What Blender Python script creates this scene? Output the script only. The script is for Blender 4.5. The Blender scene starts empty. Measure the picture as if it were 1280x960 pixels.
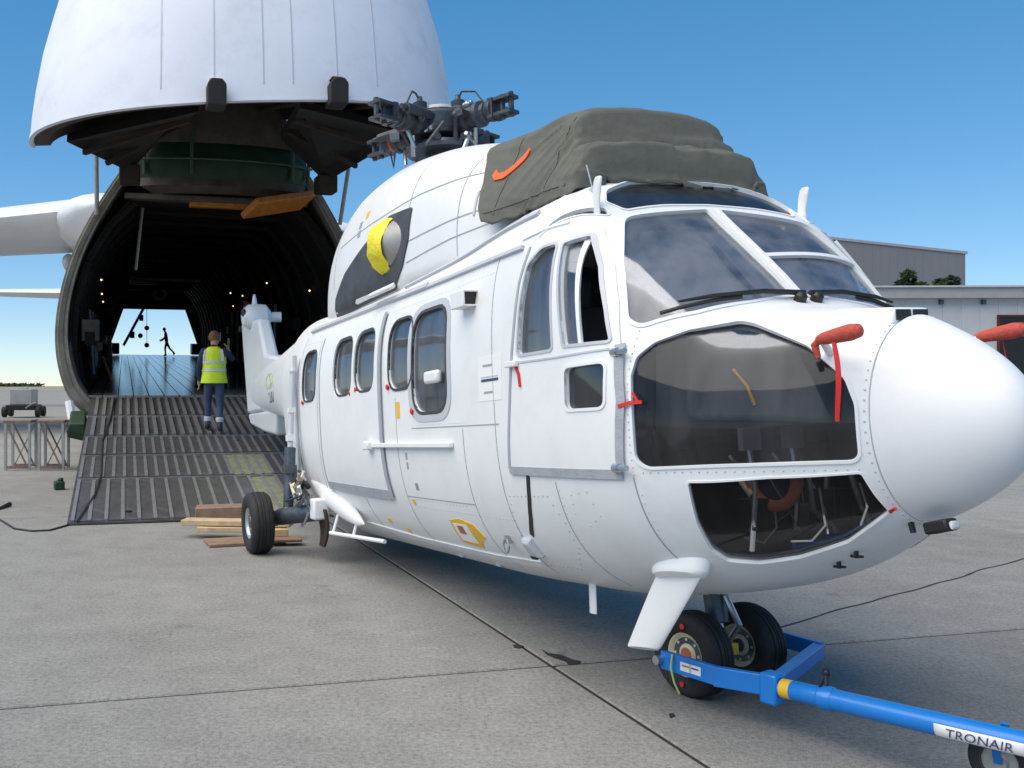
import bpy, bmesh, math, random
from mathutils import Vector as V, Matrix, Quaternion, noise
from mathutils.bvhtree import BVHTree
from mathutils.geometry import delaunay_2d_cdt
random.seed(7)
R = math.radians
SC = bpy.context.scene
COL = SC.collection

# ------------------------------------------------------------------ camera, sky, sun, exposure
cam = bpy.data.cameras.new('camera'); cam.sensor_width = 36.0
cam.lens = 36.0*1191/1280; cam.shift_x = 190/1280; cam.shift_y = 2/1280
cam.clip_start = .05; cam.clip_end = 6000
co = bpy.data.objects.new('camera', cam); COL.objects.link(co)
co.location = (0, 0, 1.68); co.rotation_euler = (R(90), 0, 0)
SC.camera = co
SUN_EL, SUN_AZ = R(58), math.atan2(-.88, -.48)          # azimuth measured from +Y towards +X
w = bpy.data.worlds.new('World'); SC.world = w; w.use_nodes = True
nt = w.node_tree; bg = nt.nodes['Background']
sky = nt.nodes.new('ShaderNodeTexSky'); sky.sky_type = 'NISHITA'; sky.sun_disc = False
sky.sun_elevation = SUN_EL; sky.sun_rotation = SUN_AZ
sky.altitude = 2200; sky.air_density = 1.0; sky.dust_density = 0.0; sky.ozone_density = 4.5
hs = nt.nodes.new('ShaderNodeHueSaturation'); hs.inputs['Saturation'].default_value = 1.30
gm_ = nt.nodes.new('ShaderNodeGamma'); gm_.inputs['Gamma'].default_value = .7
nt.links.new(sky.outputs[0], hs.inputs['Color']); nt.links.new(hs.outputs[0], gm_.inputs[0])
nt.links.new(gm_.outputs[0], bg.inputs[0]); bg.inputs[1].default_value = 0.155
sl = bpy.data.lights.new('sun', 'SUN'); sl.energy = 2.9; sl.angle = R(72); sl.color = (1, .885, .72)
so = bpy.data.objects.new('sun', sl); COL.objects.link(so)
sd = V((math.sin(SUN_AZ)*math.cos(SUN_EL), math.cos(SUN_AZ)*math.cos(SUN_EL), math.sin(SUN_EL)))
so.rotation_euler = (-sd).to_track_quat('-Z', 'Y').to_euler(); so.location = (0, 0, 40)
SC.view_settings.view_transform = 'Standard'; SC.view_settings.look = 'None'
SC.view_settings.gamma = 1; SC.view_settings.exposure = 0.68

# ------------------------------------------------------------------ materials
MATS = {}
def mat(name, col, rough=.5, metal=0, var=.0, vscale=3, bump=0, bscale=40, coat=0, dirt=None, dscale=1.2, damt=.0, emit=None, spec=None):
    m = bpy.data.materials.new(name); m.use_nodes = True; t = m.node_tree; b = t.nodes['Principled BSDF']
    b.inputs['Base Color'].default_value = (*col, 1); b.inputs['Roughness'].default_value = rough; b.inputs['Metallic'].default_value = metal
    if coat: b.inputs['Coat Weight'].default_value = coat; b.inputs['Coat Roughness'].default_value = .08
    if spec is not None: b.inputs['Specular IOR Level'].default_value = spec
    tc = t.nodes.new('ShaderNodeTexCoord')
    if var or damt:
        n = t.nodes.new('ShaderNodeTexNoise'); n.inputs['Scale'].default_value = vscale; n.inputs['Detail'].default_value = 8; n.inputs['Roughness'].default_value = .65
        t.links.new(tc.outputs['Object'], n.inputs['Vector'])
        r = t.nodes.new('ShaderNodeValToRGB'); r.color_ramp.elements[0].position = .3; r.color_ramp.elements[1].position = .7
        r.color_ramp.elements[0].color = (*[c*(1-var) for c in col], 1); r.color_ramp.elements[1].color = (*[min(1, c*(1+var)) for c in col], 1)
        t.links.new(n.outputs['Fac'], r.inputs[0]); out = r.outputs[0]
        if damt:
            n2 = t.nodes.new('ShaderNodeTexNoise'); n2.inputs['Scale'].default_value = dscale; n2.inputs['Detail'].default_value = 10; n2.inputs['Roughness'].default_value = .75
            t.links.new(tc.outputs['Object'], n2.inputs['Vector'])
            r2 = t.nodes.new('ShaderNodeMapRange'); r2.inputs[1].default_value = .5; r2.inputs[2].default_value = .75; r2.inputs[3].default_value = 0; r2.inputs[4].default_value = damt
            t.links.new(n2.outputs['Fac'], r2.inputs[0])
            mx = t.nodes.new('ShaderNodeMixRGB'); t.links.new(r2.outputs[0], mx.inputs[0]); t.links.new(out, mx.inputs[1]); mx.inputs[2].default_value = (*(dirt or (.1, .09, .08)), 1)
            out = mx.outputs[0]
        t.links.new(out, b.inputs['Base Color'])
    if bump:
        n3 = t.nodes.new('ShaderNodeTexNoise'); n3.inputs['Scale'].default_value = bscale; n3.inputs['Detail'].default_value = 5
        t.links.new(tc.outputs['Object'], n3.inputs['Vector'])
        bp = t.nodes.new('ShaderNodeBump'); bp.inputs['Strength'].default_value = bump; bp.inputs['Distance'].default_value = .02
        t.links.new(n3.outputs['Fac'], bp.inputs['Height']); t.links.new(bp.outputs[0], b.inputs['Normal'])
    if emit: b.inputs['Emission Color'].default_value = (*emit[0], 1); b.inputs['Emission Strength'].default_value = emit[1]
    MATS[name] = m; return m
def glass(name, tint, base=.05, gain=.9, dust=.1, rough=.03):
    """acrylic glazing: tinted, reflecting by Fresnel, with a streaky dusty film whose grey also imitates cloudy reflections"""
    m = bpy.data.materials.new(name); m.use_nodes = True; t = m.node_tree; t.nodes.clear(); N = t.nodes.new; L = t.links.new
    o = N('ShaderNodeOutputMaterial'); tr = N('ShaderNodeBsdfTransparent'); gl = N('ShaderNodeBsdfGlossy'); mx = N('ShaderNodeMixShader'); df = N('ShaderNodeBsdfDiffuse'); md = N('ShaderNodeMixShader')
    tr.inputs[0].default_value = (*tint, 1); gl.inputs['Roughness'].default_value = rough; gl.inputs[0].default_value = (.80, .86, .95, 1); df.inputs[0].default_value = (.44, .45, .47, 1)
    fr = N('ShaderNodeFresnel'); fr.inputs[0].default_value = 1.5
    mr = N('ShaderNodeMath'); mr.operation = 'MULTIPLY_ADD'; mr.inputs[1].default_value = gain; mr.inputs[2].default_value = base; mr.use_clamp = True
    tc = N('ShaderNodeTexCoord'); mp = N('ShaderNodeMapping'); mp.inputs['Rotation'].default_value = (.3, .75, .2); mp.inputs['Scale'].default_value = (9, 5, 1.1)
    n = N('ShaderNodeTexNoise'); n.inputs['Scale'].default_value = 1.0; n.inputs['Detail'].default_value = 6; n.inputs['Roughness'].default_value = .6
    L(tc.outputs['Object'], mp.inputs[0]); L(mp.outputs[0], n.inputs['Vector'])
    rg_ = N('ShaderNodeMapRange'); rg_.inputs[1].default_value = .35; rg_.inputs[2].default_value = .72; rg_.inputs[3].default_value = dust*.45; rg_.inputs[4].default_value = dust*1.7; L(n.outputs['Fac'], rg_.inputs[0])  # diffuse grey streaks: dusty haze, plus pale reflections put into the colour
    n2 = N('ShaderNodeTexNoise'); n2.inputs['Scale'].default_value = 1.6; L(tc.outputs['Object'], n2.inputs['Vector'])
    bp = N('ShaderNodeBump'); bp.inputs['Strength'].default_value = .03; bp.inputs['Distance'].default_value = .1
    L(n2.outputs['Fac'], bp.inputs['Height']); L(bp.outputs[0], gl.inputs['Normal'])
    L(fr.outputs[0], mr.inputs[0]); L(mr.outputs[0], mx.inputs[0]); L(rg_.outputs[0], md.inputs[0]); L(tr.outputs[0], md.inputs[1]); L(df.outputs[0], md.inputs[2]); L(md.outputs[0], mx.inputs[1]); L(gl.outputs[0], mx.inputs[2]); L(mx.outputs[0], o.inputs[0])
    MATS[name] = m; return m
mat('white', (.78, .79, .80), .42, var=.03, vscale=2.5, bump=.10, bscale=2.6, coat=.12, dirt=(.52, .51, .49), dscale=3, damt=.28)
mat('white2', (.79, .80, .81), .42, var=.03, coat=.1, bump=.06, bscale=3, dirt=(.55, .54, .52), dscale=4, damt=.22)
mat('radome', (.76, .765, .79), .5, var=.02, dirt=(.58, .58, .58), dscale=4, damt=.25)
mat('inner', (.05, .05, .055), .7, var=.2)
mat('tape', (.36, .38, .42), .5, var=.12, vscale=14, bump=.2, bscale=90)
mat('seamgrey', (.33, .34, .36), .6)
mat('gasket', (.05, .05, .055), .6)
mat('framegrey', (.50, .52, .56), .45, var=.05)
mat('black', (.012, .012, .013), .5, var=.3)
mat('blackgloss', (.015, .015, .017), .25)
mat('rubber', (.016, .016, .017), .72, var=.35, vscale=9, bump=.25, bscale=120)
mat('rim', (.55, .56, .57), .35, metal=.8, var=.1)
mat('rimtan', (.62, .55, .38), .5, var=.15)
mat('darkmetal', (.085, .10, .12), .42, metal=.5, var=.3, vscale=14)
mat('hubmetal', (.055, .063, .076), .45, metal=.35, var=.4, vscale=18, bump=.2)
mat('steel', (.52, .53, .55), .3, metal=.9, var=.12)
mat('exhaust', (.36, .35, .33), .5, metal=.55, var=.15, vscale=8)
mat('soot', (.055, .058, .068), .6, var=.35, vscale=5)
mat('tarp', (.108, .110, .092), .85, var=.10, vscale=6, bump=.25, bscale=16, dirt=(.16, .155, .13), dscale=4, damt=.3)
mat('orange', (.85, .13, .03), .6, var=.1)
mat('red', (.62, .02, .02), .55, var=.1)
mat('redcover', (.50, .075, .05), .7, var=.18, vscale=20, bump=.3, bscale=50)
mat('yellow', (.82, .70, .03), .55, var=.12, vscale=14, bump=.7, bscale=22)
mat('decal_yellow', (.80, .48, .03), .5)
mat('paper', (.82, .82, .82), .6)
mat('ink', (.05, .06, .16), .5)
mat('lime', (.55, .70, .25), .5)
mat('blue', (.005, .19, .62), .35, var=.07, vscale=6, coat=.2, dirt=(.06, .1, .2), dscale=6, damt=.25)
mat('hosered', (.42, .12, .06), .6, var=.15)
mat('cream', (.72, .66, .48), .6)
mat('panelgrey', (.12, .125, .13), .6, var=.2)
mat('sheet', (.40, .40, .40), .8, var=.15, vscale=5, bump=.4, bscale=6)
mat('seat', (.16, .16, .17), .85, var=.2)
glass('glass_cab', (.62, .63, .65), .0, .6, .12, .04)
glass('glass_ws', (.84, .84, .85), .0, .45, .15, .05)
glass('glass_dark', (.74, .74, .75), .0, .34, .035, .04)
glass('glass_chin', (.66, .66, .66), .0, .22, .010, .03)
glass('glass_tint', (.40, .40, .40), .02, .7, .05, .05)
mat('hull', (.70, .725, .81), .55, var=.04, vscale=1.2, bump=.12, bscale=1.5, dirt=(.42, .42, .45), dscale=1.4, damt=.35)
mat('hullwhite', (.76, .77, .79), .4, var=.03, vscale=.6, dirt=(.45, .45, .45), dscale=.5, damt=.3)
mat('ringmetal', (.20, .19, .15), .6, var=.35, vscale=4)
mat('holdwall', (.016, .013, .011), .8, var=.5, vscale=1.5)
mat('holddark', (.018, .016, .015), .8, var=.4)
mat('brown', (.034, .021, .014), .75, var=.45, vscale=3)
mat('green', (.014, .042, .018), .55, var=.25, vscale=3)
mat('greenlite', (.05, .10, .05), .6, var=.2)
mat('tanpanel', (.10, .085, .068), .7, var=.35, vscale=3)
mat('beamorange', (.50, .17, .02), .6, var=.3, vscale=8)
mat('ramp', (.085, .083, .084), .42, metal=.25, var=.35, vscale=3.5, bump=.2, bscale=60, dirt=(.05, .045, .045), dscale=2, damt=.7)
mat('tread', (.24, .238, .24), .40, metal=.3, var=.3, vscale=5, dirt=(.08, .07, .065), dscale=2.5, damt=.6)
mat('plate', (.125, .123, .126), .30, metal=.3, var=.35, vscale=4, bump=.2, bscale=60, dirt=(.06, .055, .05), dscale=2.5, damt=.7)
mat('limepaint', (.215, .225, .14), .5, var=.4, vscale=5, dirt=(.12, .12, .10), dscale=3, damt=.8)
mat('holdfloor', (.24, .24, .235), .12, metal=.0, var=.3, vscale=2)
mat('lamp', (1, .8, .5), .5, emit=((1, .66, .34), 1.2))
mat('wood', (.50, .38, .23), .7, var=.25, vscale=9, dirt=(.25, .15, .07), dscale=5, damt=.5)
mat('woodbrown', (.24, .155, .11), .75, var=.25, vscale=9)
mat('rust', (.22, .15, .12), .7, var=.4, vscale=14)
mat('galv', (.36, .36, .34), .55, metal=.4, var=.2, vscale=9)
mat('cartgrey', (.36, .37, .40), .55, var=.1)
mat('hivis', (.62, .78, .02), .6, var=.06, vscale=12, bump=.5, bscale=14)
mat('reflect', (.58, .60, .60), .4)
mat('navy', (.022, .032, .075), .85, var=.2, vscale=14, bump=.4, bscale=22)
mat('denim', (.045, .065, .13), .85, var=.25, vscale=14, bump=.4, bscale=22)
mat('skin', (.48, .25, .17), .55)
mat('hair', (.17, .075, .03), .7, var=.3, vscale=40, bump=.5, bscale=90)
mat('glove', (.62, .33, .04), .7)
mat('boot', (.02, .02, .022), .6)
mat('cloth_dark', (.02, .02, .024), .85)
mat('cladding', (.52, .52, .53), .6, var=.05, vscale=.7, dirt=(.3, .3, .3), dscale=.3, damt=.35)
mat('cladding_dark', (.205, .20, .215), .6, var=.06, vscale=.4, dirt=(.13, .13, .13), dscale=.2, damt=.35)
mat('fascia', (.36, .36, .36), .6, var=.08)
mat('doorred', (.10, .02, .015), .6, var=.3)
mat('window_dark', (.02, .022, .026), .15)
mat('leaf', (.035, .055, .028), .8, var=.5, vscale=4)
mat('leaf2', (.055, .075, .030), .8, var=.5, vscale=4)
mat('bark', (.09, .06, .045), .9, var=.3)
mat('grassfar', (.27, .24, .16), .95, var=.25, vscale=.02)
mat('seal', (.022, .018, .016), .7, var=.4, vscale=6)

def concrete(name):
    m = bpy.data.materials.new(name); m.use_nodes = True; t = m.node_tree; b = t.nodes['Principled BSDF']; b.inputs['Roughness'].default_value = .88
    g = t.nodes.new('ShaderNodeNewGeometry')
    def nz(s, d, r): 
        n = t.nodes.new('ShaderNodeTexNoise'); n.inputs['Scale'].default_value = s; n.inputs['Detail'].default_value = d; n.inputs['Roughness'].default_value = r
        t.links.new(g.outputs['Position'], n.inputs['Vector']); return n.outputs['Fac']
    def ramp(f, p0, c0, p1, c1):
        r = t.nodes.new('ShaderNodeValToRGB'); r.color_ramp.elements[0].position = p0; r.color_ramp.elements[1].position = p1
        r.color_ramp.elements[0].color = (*c0, 1); r.color_ramp.elements[1].color = (*c1, 1); t.links.new(f, r.inputs[0]); return r.outputs[0]
    def mul(a, c, f=1):
        x = t.nodes.new('ShaderNodeMixRGB'); x.blend_type = 'MULTIPLY'; x.inputs[0].default_value = f; t.links.new(a, x.inputs[1]); t.links.new(c, x.inputs[2]); return x.outputs[0]
    c = ramp(nz(.35, 6, .6), .3, (.285, .280, .268), .7, (.35, .343, .328))
    oi = t.nodes.new('ShaderNodeObjectInfo'); mrr = t.nodes.new('ShaderNodeMapRange'); mrr.inputs[3].default_value = .88; mrr.inputs[4].default_value = 1.06; t.links.new(oi.outputs['Random'], mrr.inputs[0])
    c = mul(c, mrr.outputs[0])
    c = mul(c, ramp(nz(.9, 9, .75), .42, (1, 1, 1), .66, (.80, .79, .77)), .5)
    c = mul(c, ramp(nz(2.6, 8, .7), .3, (.80, .80, .80), .62, (1, 1, 1)))
    c = mul(c, ramp(nz(38, 4, .7), .32, (.62, .62, .62), .62, (1.12, 1.12, 1.12)))
    c = mul(c, ramp(nz(150, 2, .5), .36, (.6, .6, .6), .6, (1.1, 1.1, 1.1)), .7)
    c = mul(c, ramp(nz(1.1, 10, .8), .30, (.45, .43, .41), .40, (1, 1, 1)), .8)
    t.links.new(c, b.inputs['Base Color'])
    bp = t.nodes.new('ShaderNodeBump'); bp.inputs['Strength'].default_value = .35; bp.inputs['Distance'].default_value = .004
    t.links.new(nz(120, 4, .7), bp.inputs['Height']); t.links.new(bp.outputs[0], b.inputs['Normal'])
    MATS[name] = m
concrete('concrete')
def M_(n): return MATS[n]

# ------------------------------------------------------------------ mesh helpers
def frame_from(d):
    d = V(d).normalized(); u = V((0, 0, 1)).cross(d)
    if u.length < 1e-3: u = V((1, 0, 0))
    u.normalize(); return u, d.cross(u).normalized(), d
class MB:
    def __init__(s): s.v = []; s.f = []; s.m = []
    def add(s, vs, fs, mi=0):
        o = len(s.v); s.v += [V(p) for p in vs]; s.f += [tuple(i+o for i in f) for f in fs]; s.m += [mi]*len(fs); return s
    def box(s, c, size, mi=0, rot=None):
        hx, hy, hz = [k/2 for k in size]; c = V(c)
        ps = [V((x, y, z)) for x in (-hx, hx) for y in (-hy, hy) for z in (-hz, hz)]
        if rot is not None: ps = [rot @ p for p in ps]
        return s.add([p+c for p in ps], [(0, 1, 3, 2), (4, 6, 7, 5), (0, 4, 5, 1), (2, 3, 7, 6), (0, 2, 6, 4), (1, 5, 7, 3)], mi)
    def beam(s, a, b, wd, h, mi=0, up=(0, 0, 1)):
        a = V(a); b = V(b); d = (b-a); L = d.length; d.normalize(); u = V(up).cross(d)
        if u.length < 1e-4: u = V((1, 0, 0)).cross(d)
        u.normalize(); n = d.cross(u); rot = Matrix((d, u, n)).transposed()
        return s.box((a+b)/2, (L, wd, h), mi, rot)
    def tube(s, pts, r, seg=10, mi=0, cap=True):
        pts = [V(p) for p in pts]; n = len(pts); rs = r if isinstance(r, (list, tuple)) else [r]*n
        vs = []; fs = []; pu = None
        for i in range(n):
            d = (pts[min(i+1, n-1)]-pts[max(i-1, 0)]).normalized()
            if pu is None: u, vv, _ = frame_from(d)
            else:
                u = pu-d*pu.dot(d); u.normalize(); vv = d.cross(u)
            pu = u
            for k in range(seg):
                a = 2*math.pi*k/seg; vs.append(pts[i]+(u*math.cos(a)+vv*math.sin(a))*rs[i])
        for i in range(n-1):
            for k in range(seg):
                k2 = (k+1) % seg; fs.append((i*seg+k, i*seg+k2, (i+1)*seg+k2, (i+1)*seg+k))
        if cap: fs.append(tuple(range(seg))[::-1]); fs.append(tuple((n-1)*seg+k for k in range(seg)))
        return s.add(vs, fs, mi)
    def lathe(s, prof, o, ax, seg=24, mi=0, closed=False, cap=True):
        u, vv, d = frame_from(ax); o = V(o); n = len(prof); vs = []; fs = []
        for r, h in prof:
            for k in range(seg):
                a = 2*math.pi*k/seg; vs.append(o+d*h+(u*math.cos(a)+vv*math.sin(a))*max(r, 1e-4))
        for i in range(n if closed else n-1):
            j = (i+1) % n
            for k in range(seg):
                k2 = (k+1) % seg; fs.append((i*seg+k, i*seg+k2, j*seg+k2, j*seg+k))
        if not closed and cap:
            if prof[0][0] > 1e-3: fs.append(tuple(range(seg))[::-1])
            if prof[-1][0] > 1e-3: fs.append(tuple((n-1)*seg+k for k in range(seg)))
        return s.add(vs, fs, mi)
    def loft(s, rings, mi=0, cap0=True, cap1=True):
        seg = len(rings[0]); vs = [p for r in rings for p in r]; fs = []
        for i in range(len(rings)-1):
            for k in range(seg):
                k2 = (k+1) % seg; fs.append((i*seg+k, i*seg+k2, (i+1)*seg+k2, (i+1)*seg+k))
        if cap0: fs.append(tuple(range(seg))[::-1])
        if cap1: fs.append(tuple((len(rings)-1)*seg+k for k in range(seg)))
        return s.add(vs, fs, mi)
    def prism(s, poly, o, u, v, depth, mi=0):
        o, u, v = V(o), V(u), V(v); n = u.cross(v).normalized(); k = len(poly)
        vs = [o+u*a+v*b for a, b in poly]+[o+u*a+v*b+n*depth for a, b in poly]
        return s.add(vs, [tuple(range(k))[::-1], tuple(range(k, 2*k))]+[(i, (i+1) % k, k+(i+1) % k, k+i) for i in range(k)], mi)
    def ball(s, c, r, mi=0, seg=14, rings=9):
        c = V(c); rr = V(r) if not isinstance(r, (int, float)) else V((r, r, r)); vs = []; fs = []
        for i in range(rings+1):
            p = math.pi*i/rings
            for k in range(seg):
                a = 2*math.pi*k/seg; vs.append(c+V((rr.x*math.sin(p)*math.cos(a), rr.y*math.sin(p)*math.sin(a), rr.z*math.cos(p))))
        for i in range(rings):
            for k in range(seg):
                k2 = (k+1) % seg; fs.append((i*seg+k, (i+1)*seg+k, (i+1)*seg+k2, i*seg+k2))
        return s.add(vs, fs, mi)
    def mesh(s, name, mats, smooth=32):
        me = bpy.data.meshes.new(name); me.from_pydata([tuple(p) for p in s.v], [], s.f)
        for x in (mats if isinstance(mats, (list, tuple)) else [mats]): me.materials.append(M_(x))
        me.polygons.foreach_set('material_index', s.m)
        bm = bmesh.new(); bm.from_mesh(me); bmesh.ops.remove_doubles(bm, verts=bm.verts, dist=1e-5); bmesh.ops.recalc_face_normals(bm, faces=bm.faces); bm.to_mesh(me); bm.free()
        if smooth: me.shade_smooth(); me.set_sharp_from_angle(angle=R(smooth))
        return me
    def build(s, name, mats, parent=None, smooth=32, bevel=0):
        return link(name, s.mesh(name, mats, smooth), parent, bevel)
def link(name, me, parent=None, bevel=0):
    ob = bpy.data.objects.new(name, me); COL.objects.link(ob)
    if parent is not None: ob.parent = parent
    if bevel:
        b = ob.modifiers.new('bevel', 'BEVEL'); b.width = bevel; b.segments = 2; b.limit_method = 'ANGLE'; b.angle_limit = R(40)
    return ob
def tag(o, label=None, cat=None, group=None, kind=None):
    if label: o['label'] = label
    if cat: o['category'] = cat
    if group: o['group'] = group
    if kind: o['kind'] = kind
    return o
def empty(name, mtx=None, **k):
    e = bpy.data.objects.new(name, None); COL.objects.link(e); e.empty_display_size = .2
    if mtx is not None: e.matrix_world = mtx
    return tag(e, **k)
def thing(name, mb, mats, frame, smooth=32, bevel=0, **k):
    """one mesh, vertices given in a frame (4x4); the origin is set at its base"""
    lo = V((min(p[i] for p in mb.v) for i in range(3))); hi = V((max(p[i] for p in mb.v) for i in range(3)))
    c = V(((lo.x+hi.x)/2, (lo.y+hi.y)/2, lo.z)); mb.v = [p-c for p in mb.v]
    o = mb.build(name, mats, None, smooth, bevel); o.matrix_world = frame @ Matrix.Translation(c)
    return tag(o, **k)
def text_mb(txt, size, mapf, mi=0, thick=.0):
    cu = bpy.data.curves.new('txt', 'FONT'); cu.body = txt; cu.size = size; cu.align_x = 'CENTER'; cu.align_y = 'CENTER'; cu.resolution_u = 3
    ob = bpy.data.objects.new('txt', cu); COL.objects.link(ob); dg = bpy.context.evaluated_depsgraph_get()
    me = bpy.data.meshes.new_from_object(ob.evaluated_get(dg)); mb = MB()
    mb.add([mapf(v.co.x, v.co.y) for v in me.vertices], [tuple(p.vertices) for p in me.polygons], mi)
    bpy.data.objects.remove(ob); bpy.data.curves.remove(cu); bpy.data.meshes.remove(me); return mb

# ---- 2D outline tools and surface patches (panes, doors, tapes, seams follow the skin they lie on)
def round_poly(P, r, seg=5):
    n = len(P); out = []
    rr = r if isinstance(r, (list, tuple)) else [r]*n
    for i in range(n):
        p = V((*P[i], 0)); a = V((*P[i-1], 0)); b = V((*P[(i+1) % n], 0)); da = a-p; db = b-p
        k = min(rr[i], .45*da.length, .45*db.length)
        if k < 1e-4: out.append((p.x, p.y)); continue
        p0 = p+da.normalized()*k; p1 = p+db.normalized()*k
        for j in range(seg+1):
            t = j/seg; q = p0*(1-t)**2+p*2*t*(1-t)+p1*t*t; out.append((q.x, q.y))
    return out
def densify(P, res):
    out = []; n = len(P)
    for i in range(n):
        a = P[i]; b = P[(i+1) % n]; d = math.dist(a, b); k = max(1, math.ceil(d/res))
        for j in range(k): out.append((a[0]+(b[0]-a[0])*j/k, a[1]+(b[1]-a[1])*j/k))
    return out
def area(P): return .5*sum(P[i-1][0]*P[i][1]-P[i][0]*P[i-1][1] for i in range(len(P)))
def grow(P, g):
    n = len(P); s = 1 if area(P) > 0 else -1; out = []
    for i in range(n):
        a = V(P[i-1]); b = V(P[(i+1) % n]); c = V(P[i])
        e0 = c-a; e1 = b-c
        if e0.length < 1e-7 or e1.length < 1e-7: out.append(tuple(c)); continue
        e0.normalize(); e1.normalize(); n0 = V((e0.y, -e0.x))*s; n1 = V((e1.y, -e1.x))*s; m = n0+n1
        if m.length < 1e-4: m = n0
        m.normalize(); out.append(tuple(c+m*g/max(.5, m.dot(n0))))
    return out
def inside(P, x, y):
    c = False; n = len(P); j = n-1
    for i in range(n):
        if (P[i][1] > y) != (P[j][1] > y) and x < (P[j][0]-P[i][0])*(y-P[i][1])/(P[j][1]-P[i][1])+P[i][0]: c = not c
        j = i
    return c
class Skin:
    def __init__(s, mb_or_mesh):
        if isinstance(mb_or_mesh, MB): s.bvh = BVHTree.FromPolygons(mb_or_mesh.v, mb_or_mesh.f)
        else: s.bvh = BVHTree.FromPolygons([v.co for v in mb_or_mesh.vertices], [tuple(p.vertices) for p in mb_or_mesh.polygons])
    def at(s, p, N, far=9.0):
        h = s.bvh.ray_cast(p+N*far, -N)
        if h[0] is None:
            h = s.bvh.find_nearest(p)
            n = h[1]
            return h[0], (n if n.dot(N) > 0 else -n)
        n = h[1]; return h[0], (n if n.dot(N) > 0 else -n)
def basis(N):
    N = V(N).normalized(); U = V((0, 0, 1)).cross(N).normalized(); return U, N.cross(U).normalized(), N
def to2(P3, N):
    U, W, N = basis(N); return [(V(p).dot(U), V(p).dot(W)) for p in P3]
def patch(skin, N, out, holes=(), off=.0, thick=.006, res=.06, back=.004, mi=0, mb=None, base=0.0):
    """solid plate lying on the skin: outline and holes are 2D in the basis of N"""
    U, W, N = basis(N); mb = mb or MB(); o0 = U*0
    out = densify(out, res); hs = [densify(h, res) for h in holes]
    pts = [V(p) for p in out]; edges = [(i, (i+1) % len(out)) for i in range(len(out))]
    for h in hs:
        o = len(pts); pts += [V(p) for p in h]; edges += [(o+i, o+(i+1) % len(h)) for i in range(len(h))]
    xs = [p[0] for p in out]; ys = [p[1] for p in out]; nb = len(pts)
    x = min(xs)+res*.5
    while x < max(xs):
        y = min(ys)+res*.5
        while y < max(ys):
            if inside(out, x, y) and not any(inside(h, x, y) for h in hs) and min((p.x-x)**2+(p.y-y)**2 for p in pts[:nb]) > (res*.5)**2: pts.append(V((x, y)))
            y += res
        x += res
    r = delaunay_2d_cdt(pts, edges, [], 0, 1e-6); P = r[0]
    tris = []
    for f in r[2]:
        cx = sum(P[i].x for i in f)/3; cy = sum(P[i].y for i in f)/3
        if inside(out, cx, cy) and not any(inside(h, cx, cy) for h in hs): tris.append(tuple(f))
    top = []; bot = []
    for p in P:
        l, n = skin.at(U*p.x+W*p.y+N*base, N); top.append(l+n*(off+thick)); bot.append(l+n*(off-back))
    n = len(P); ec = {}
    for f in tris:
        for a, b in ((f[0], f[1]), (f[1], f[2]), (f[2], f[0])): ec[(a, b)] = ec.get((a, b), 0)+1
    fs = list(tris)+[tuple(i+n for i in f[::-1]) for f in tris]
    for (a, b) in ec:
        if (b, a) not in ec: fs.append((a, a+n, b+n, b)[::-1])
    mb.add(top+bot, fs, mi); return mb
def strip(skin, N, pts, width, off=.0, thick=.003, res=.05, mb=None, mi=0, closed=False):
    """a narrow band along a 2D polyline on the skin"""
    U, W, N = basis(N); mb = mb or MB(); q = []
    pl = list(pts)+([pts[0]] if closed else [])
    for i in range(len(pl)-1):
        a, b = V(pl[i]), V(pl[i+1]); k = max(1, math.ceil((b-a).length/res))
        for j in range(k): q.append(a+(b-a)*j/k)
    q.append(V(pl[-1])); sec = []
    for i in range(len(q)):
        d = (q[min(i+1, len(q)-1)]-q[max(i-1, 0)]).normalized(); nn = V((-d.y, d.x))*width/2
        row = []
        for s in (1, -1):
            p = q[i]+nn*s; l, n = skin.at(U*p.x+W*p.y, N); row += [l+n*(off+thick), l+n*(off-.003)]
        sec.append([row[0], row[2], row[3], row[1]])
    return mb.loft(sec, mi)
# ------------------------------------------------------------------ ground: sheet, slabs, sealed joints
mb = MB(); g = 3000; mb.add([(-g, -g, -.03), (g, -g, -.03), (g, g, -.03), (-g, g, -.03)], [(0, 1, 2, 3)])
ground = tag(mb.build('ground', 'concrete', smooth=0), kind='structure')
GA = R(14.2); GE = V((math.cos(GA), math.sin(GA), 0)); GB = V((-math.sin(GA), math.cos(GA), 0)); G0 = V((1.153, 5.72, 0)); SL = 7.5
gm = Matrix.Translation(G0) @ Matrix.Rotation(GA, 4, 'Z')
hs = SL/2-.011; sm = MB()
c = .012
sm.loft([[V((x*hs, y*hs, -.028)) for x, y in ((-1, -1), (1, -1), (1, 1), (-1, 1))], [V((x*hs, y*hs, -c)) for x, y in ((-1, -1), (1, -1), (1, 1), (-1, 1))],
         [V((x*(hs-c), y*(hs-c), 0)) for x, y in ((-1, -1), (1, -1), (1, 1), (-1, 1))]])
slab_me = sm.mesh('concrete_slab', 'concrete', 0)
for i in range(-5, 5):
    for j in range(-2, 6):
        o = link('concrete_slab', slab_me, ground); o.matrix_local = gm @ Matrix.Translation(V(((i+.5)*SL, (j+.5)*SL, 0)))
jm = MB().box((0, 0, 0), (SL*10, .021, .012)).mesh('joint_seal', 'seal', 0)
for j in range(-2, 7): o = link('joint_seal', jm, ground); o.matrix_local = gm @ Matrix.Translation(V((0, j*SL, -.0125)))
jm2 = MB().box((0, 0, 0), (.021, SL*8, .012)).mesh('joint_seal', 'seal', 0)
for i in range(-5, 6): o = link('joint_seal', jm2, ground); o.matrix_local = gm @ Matrix.Translation(V((i*SL, 2*SL, -.0135)))
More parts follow.
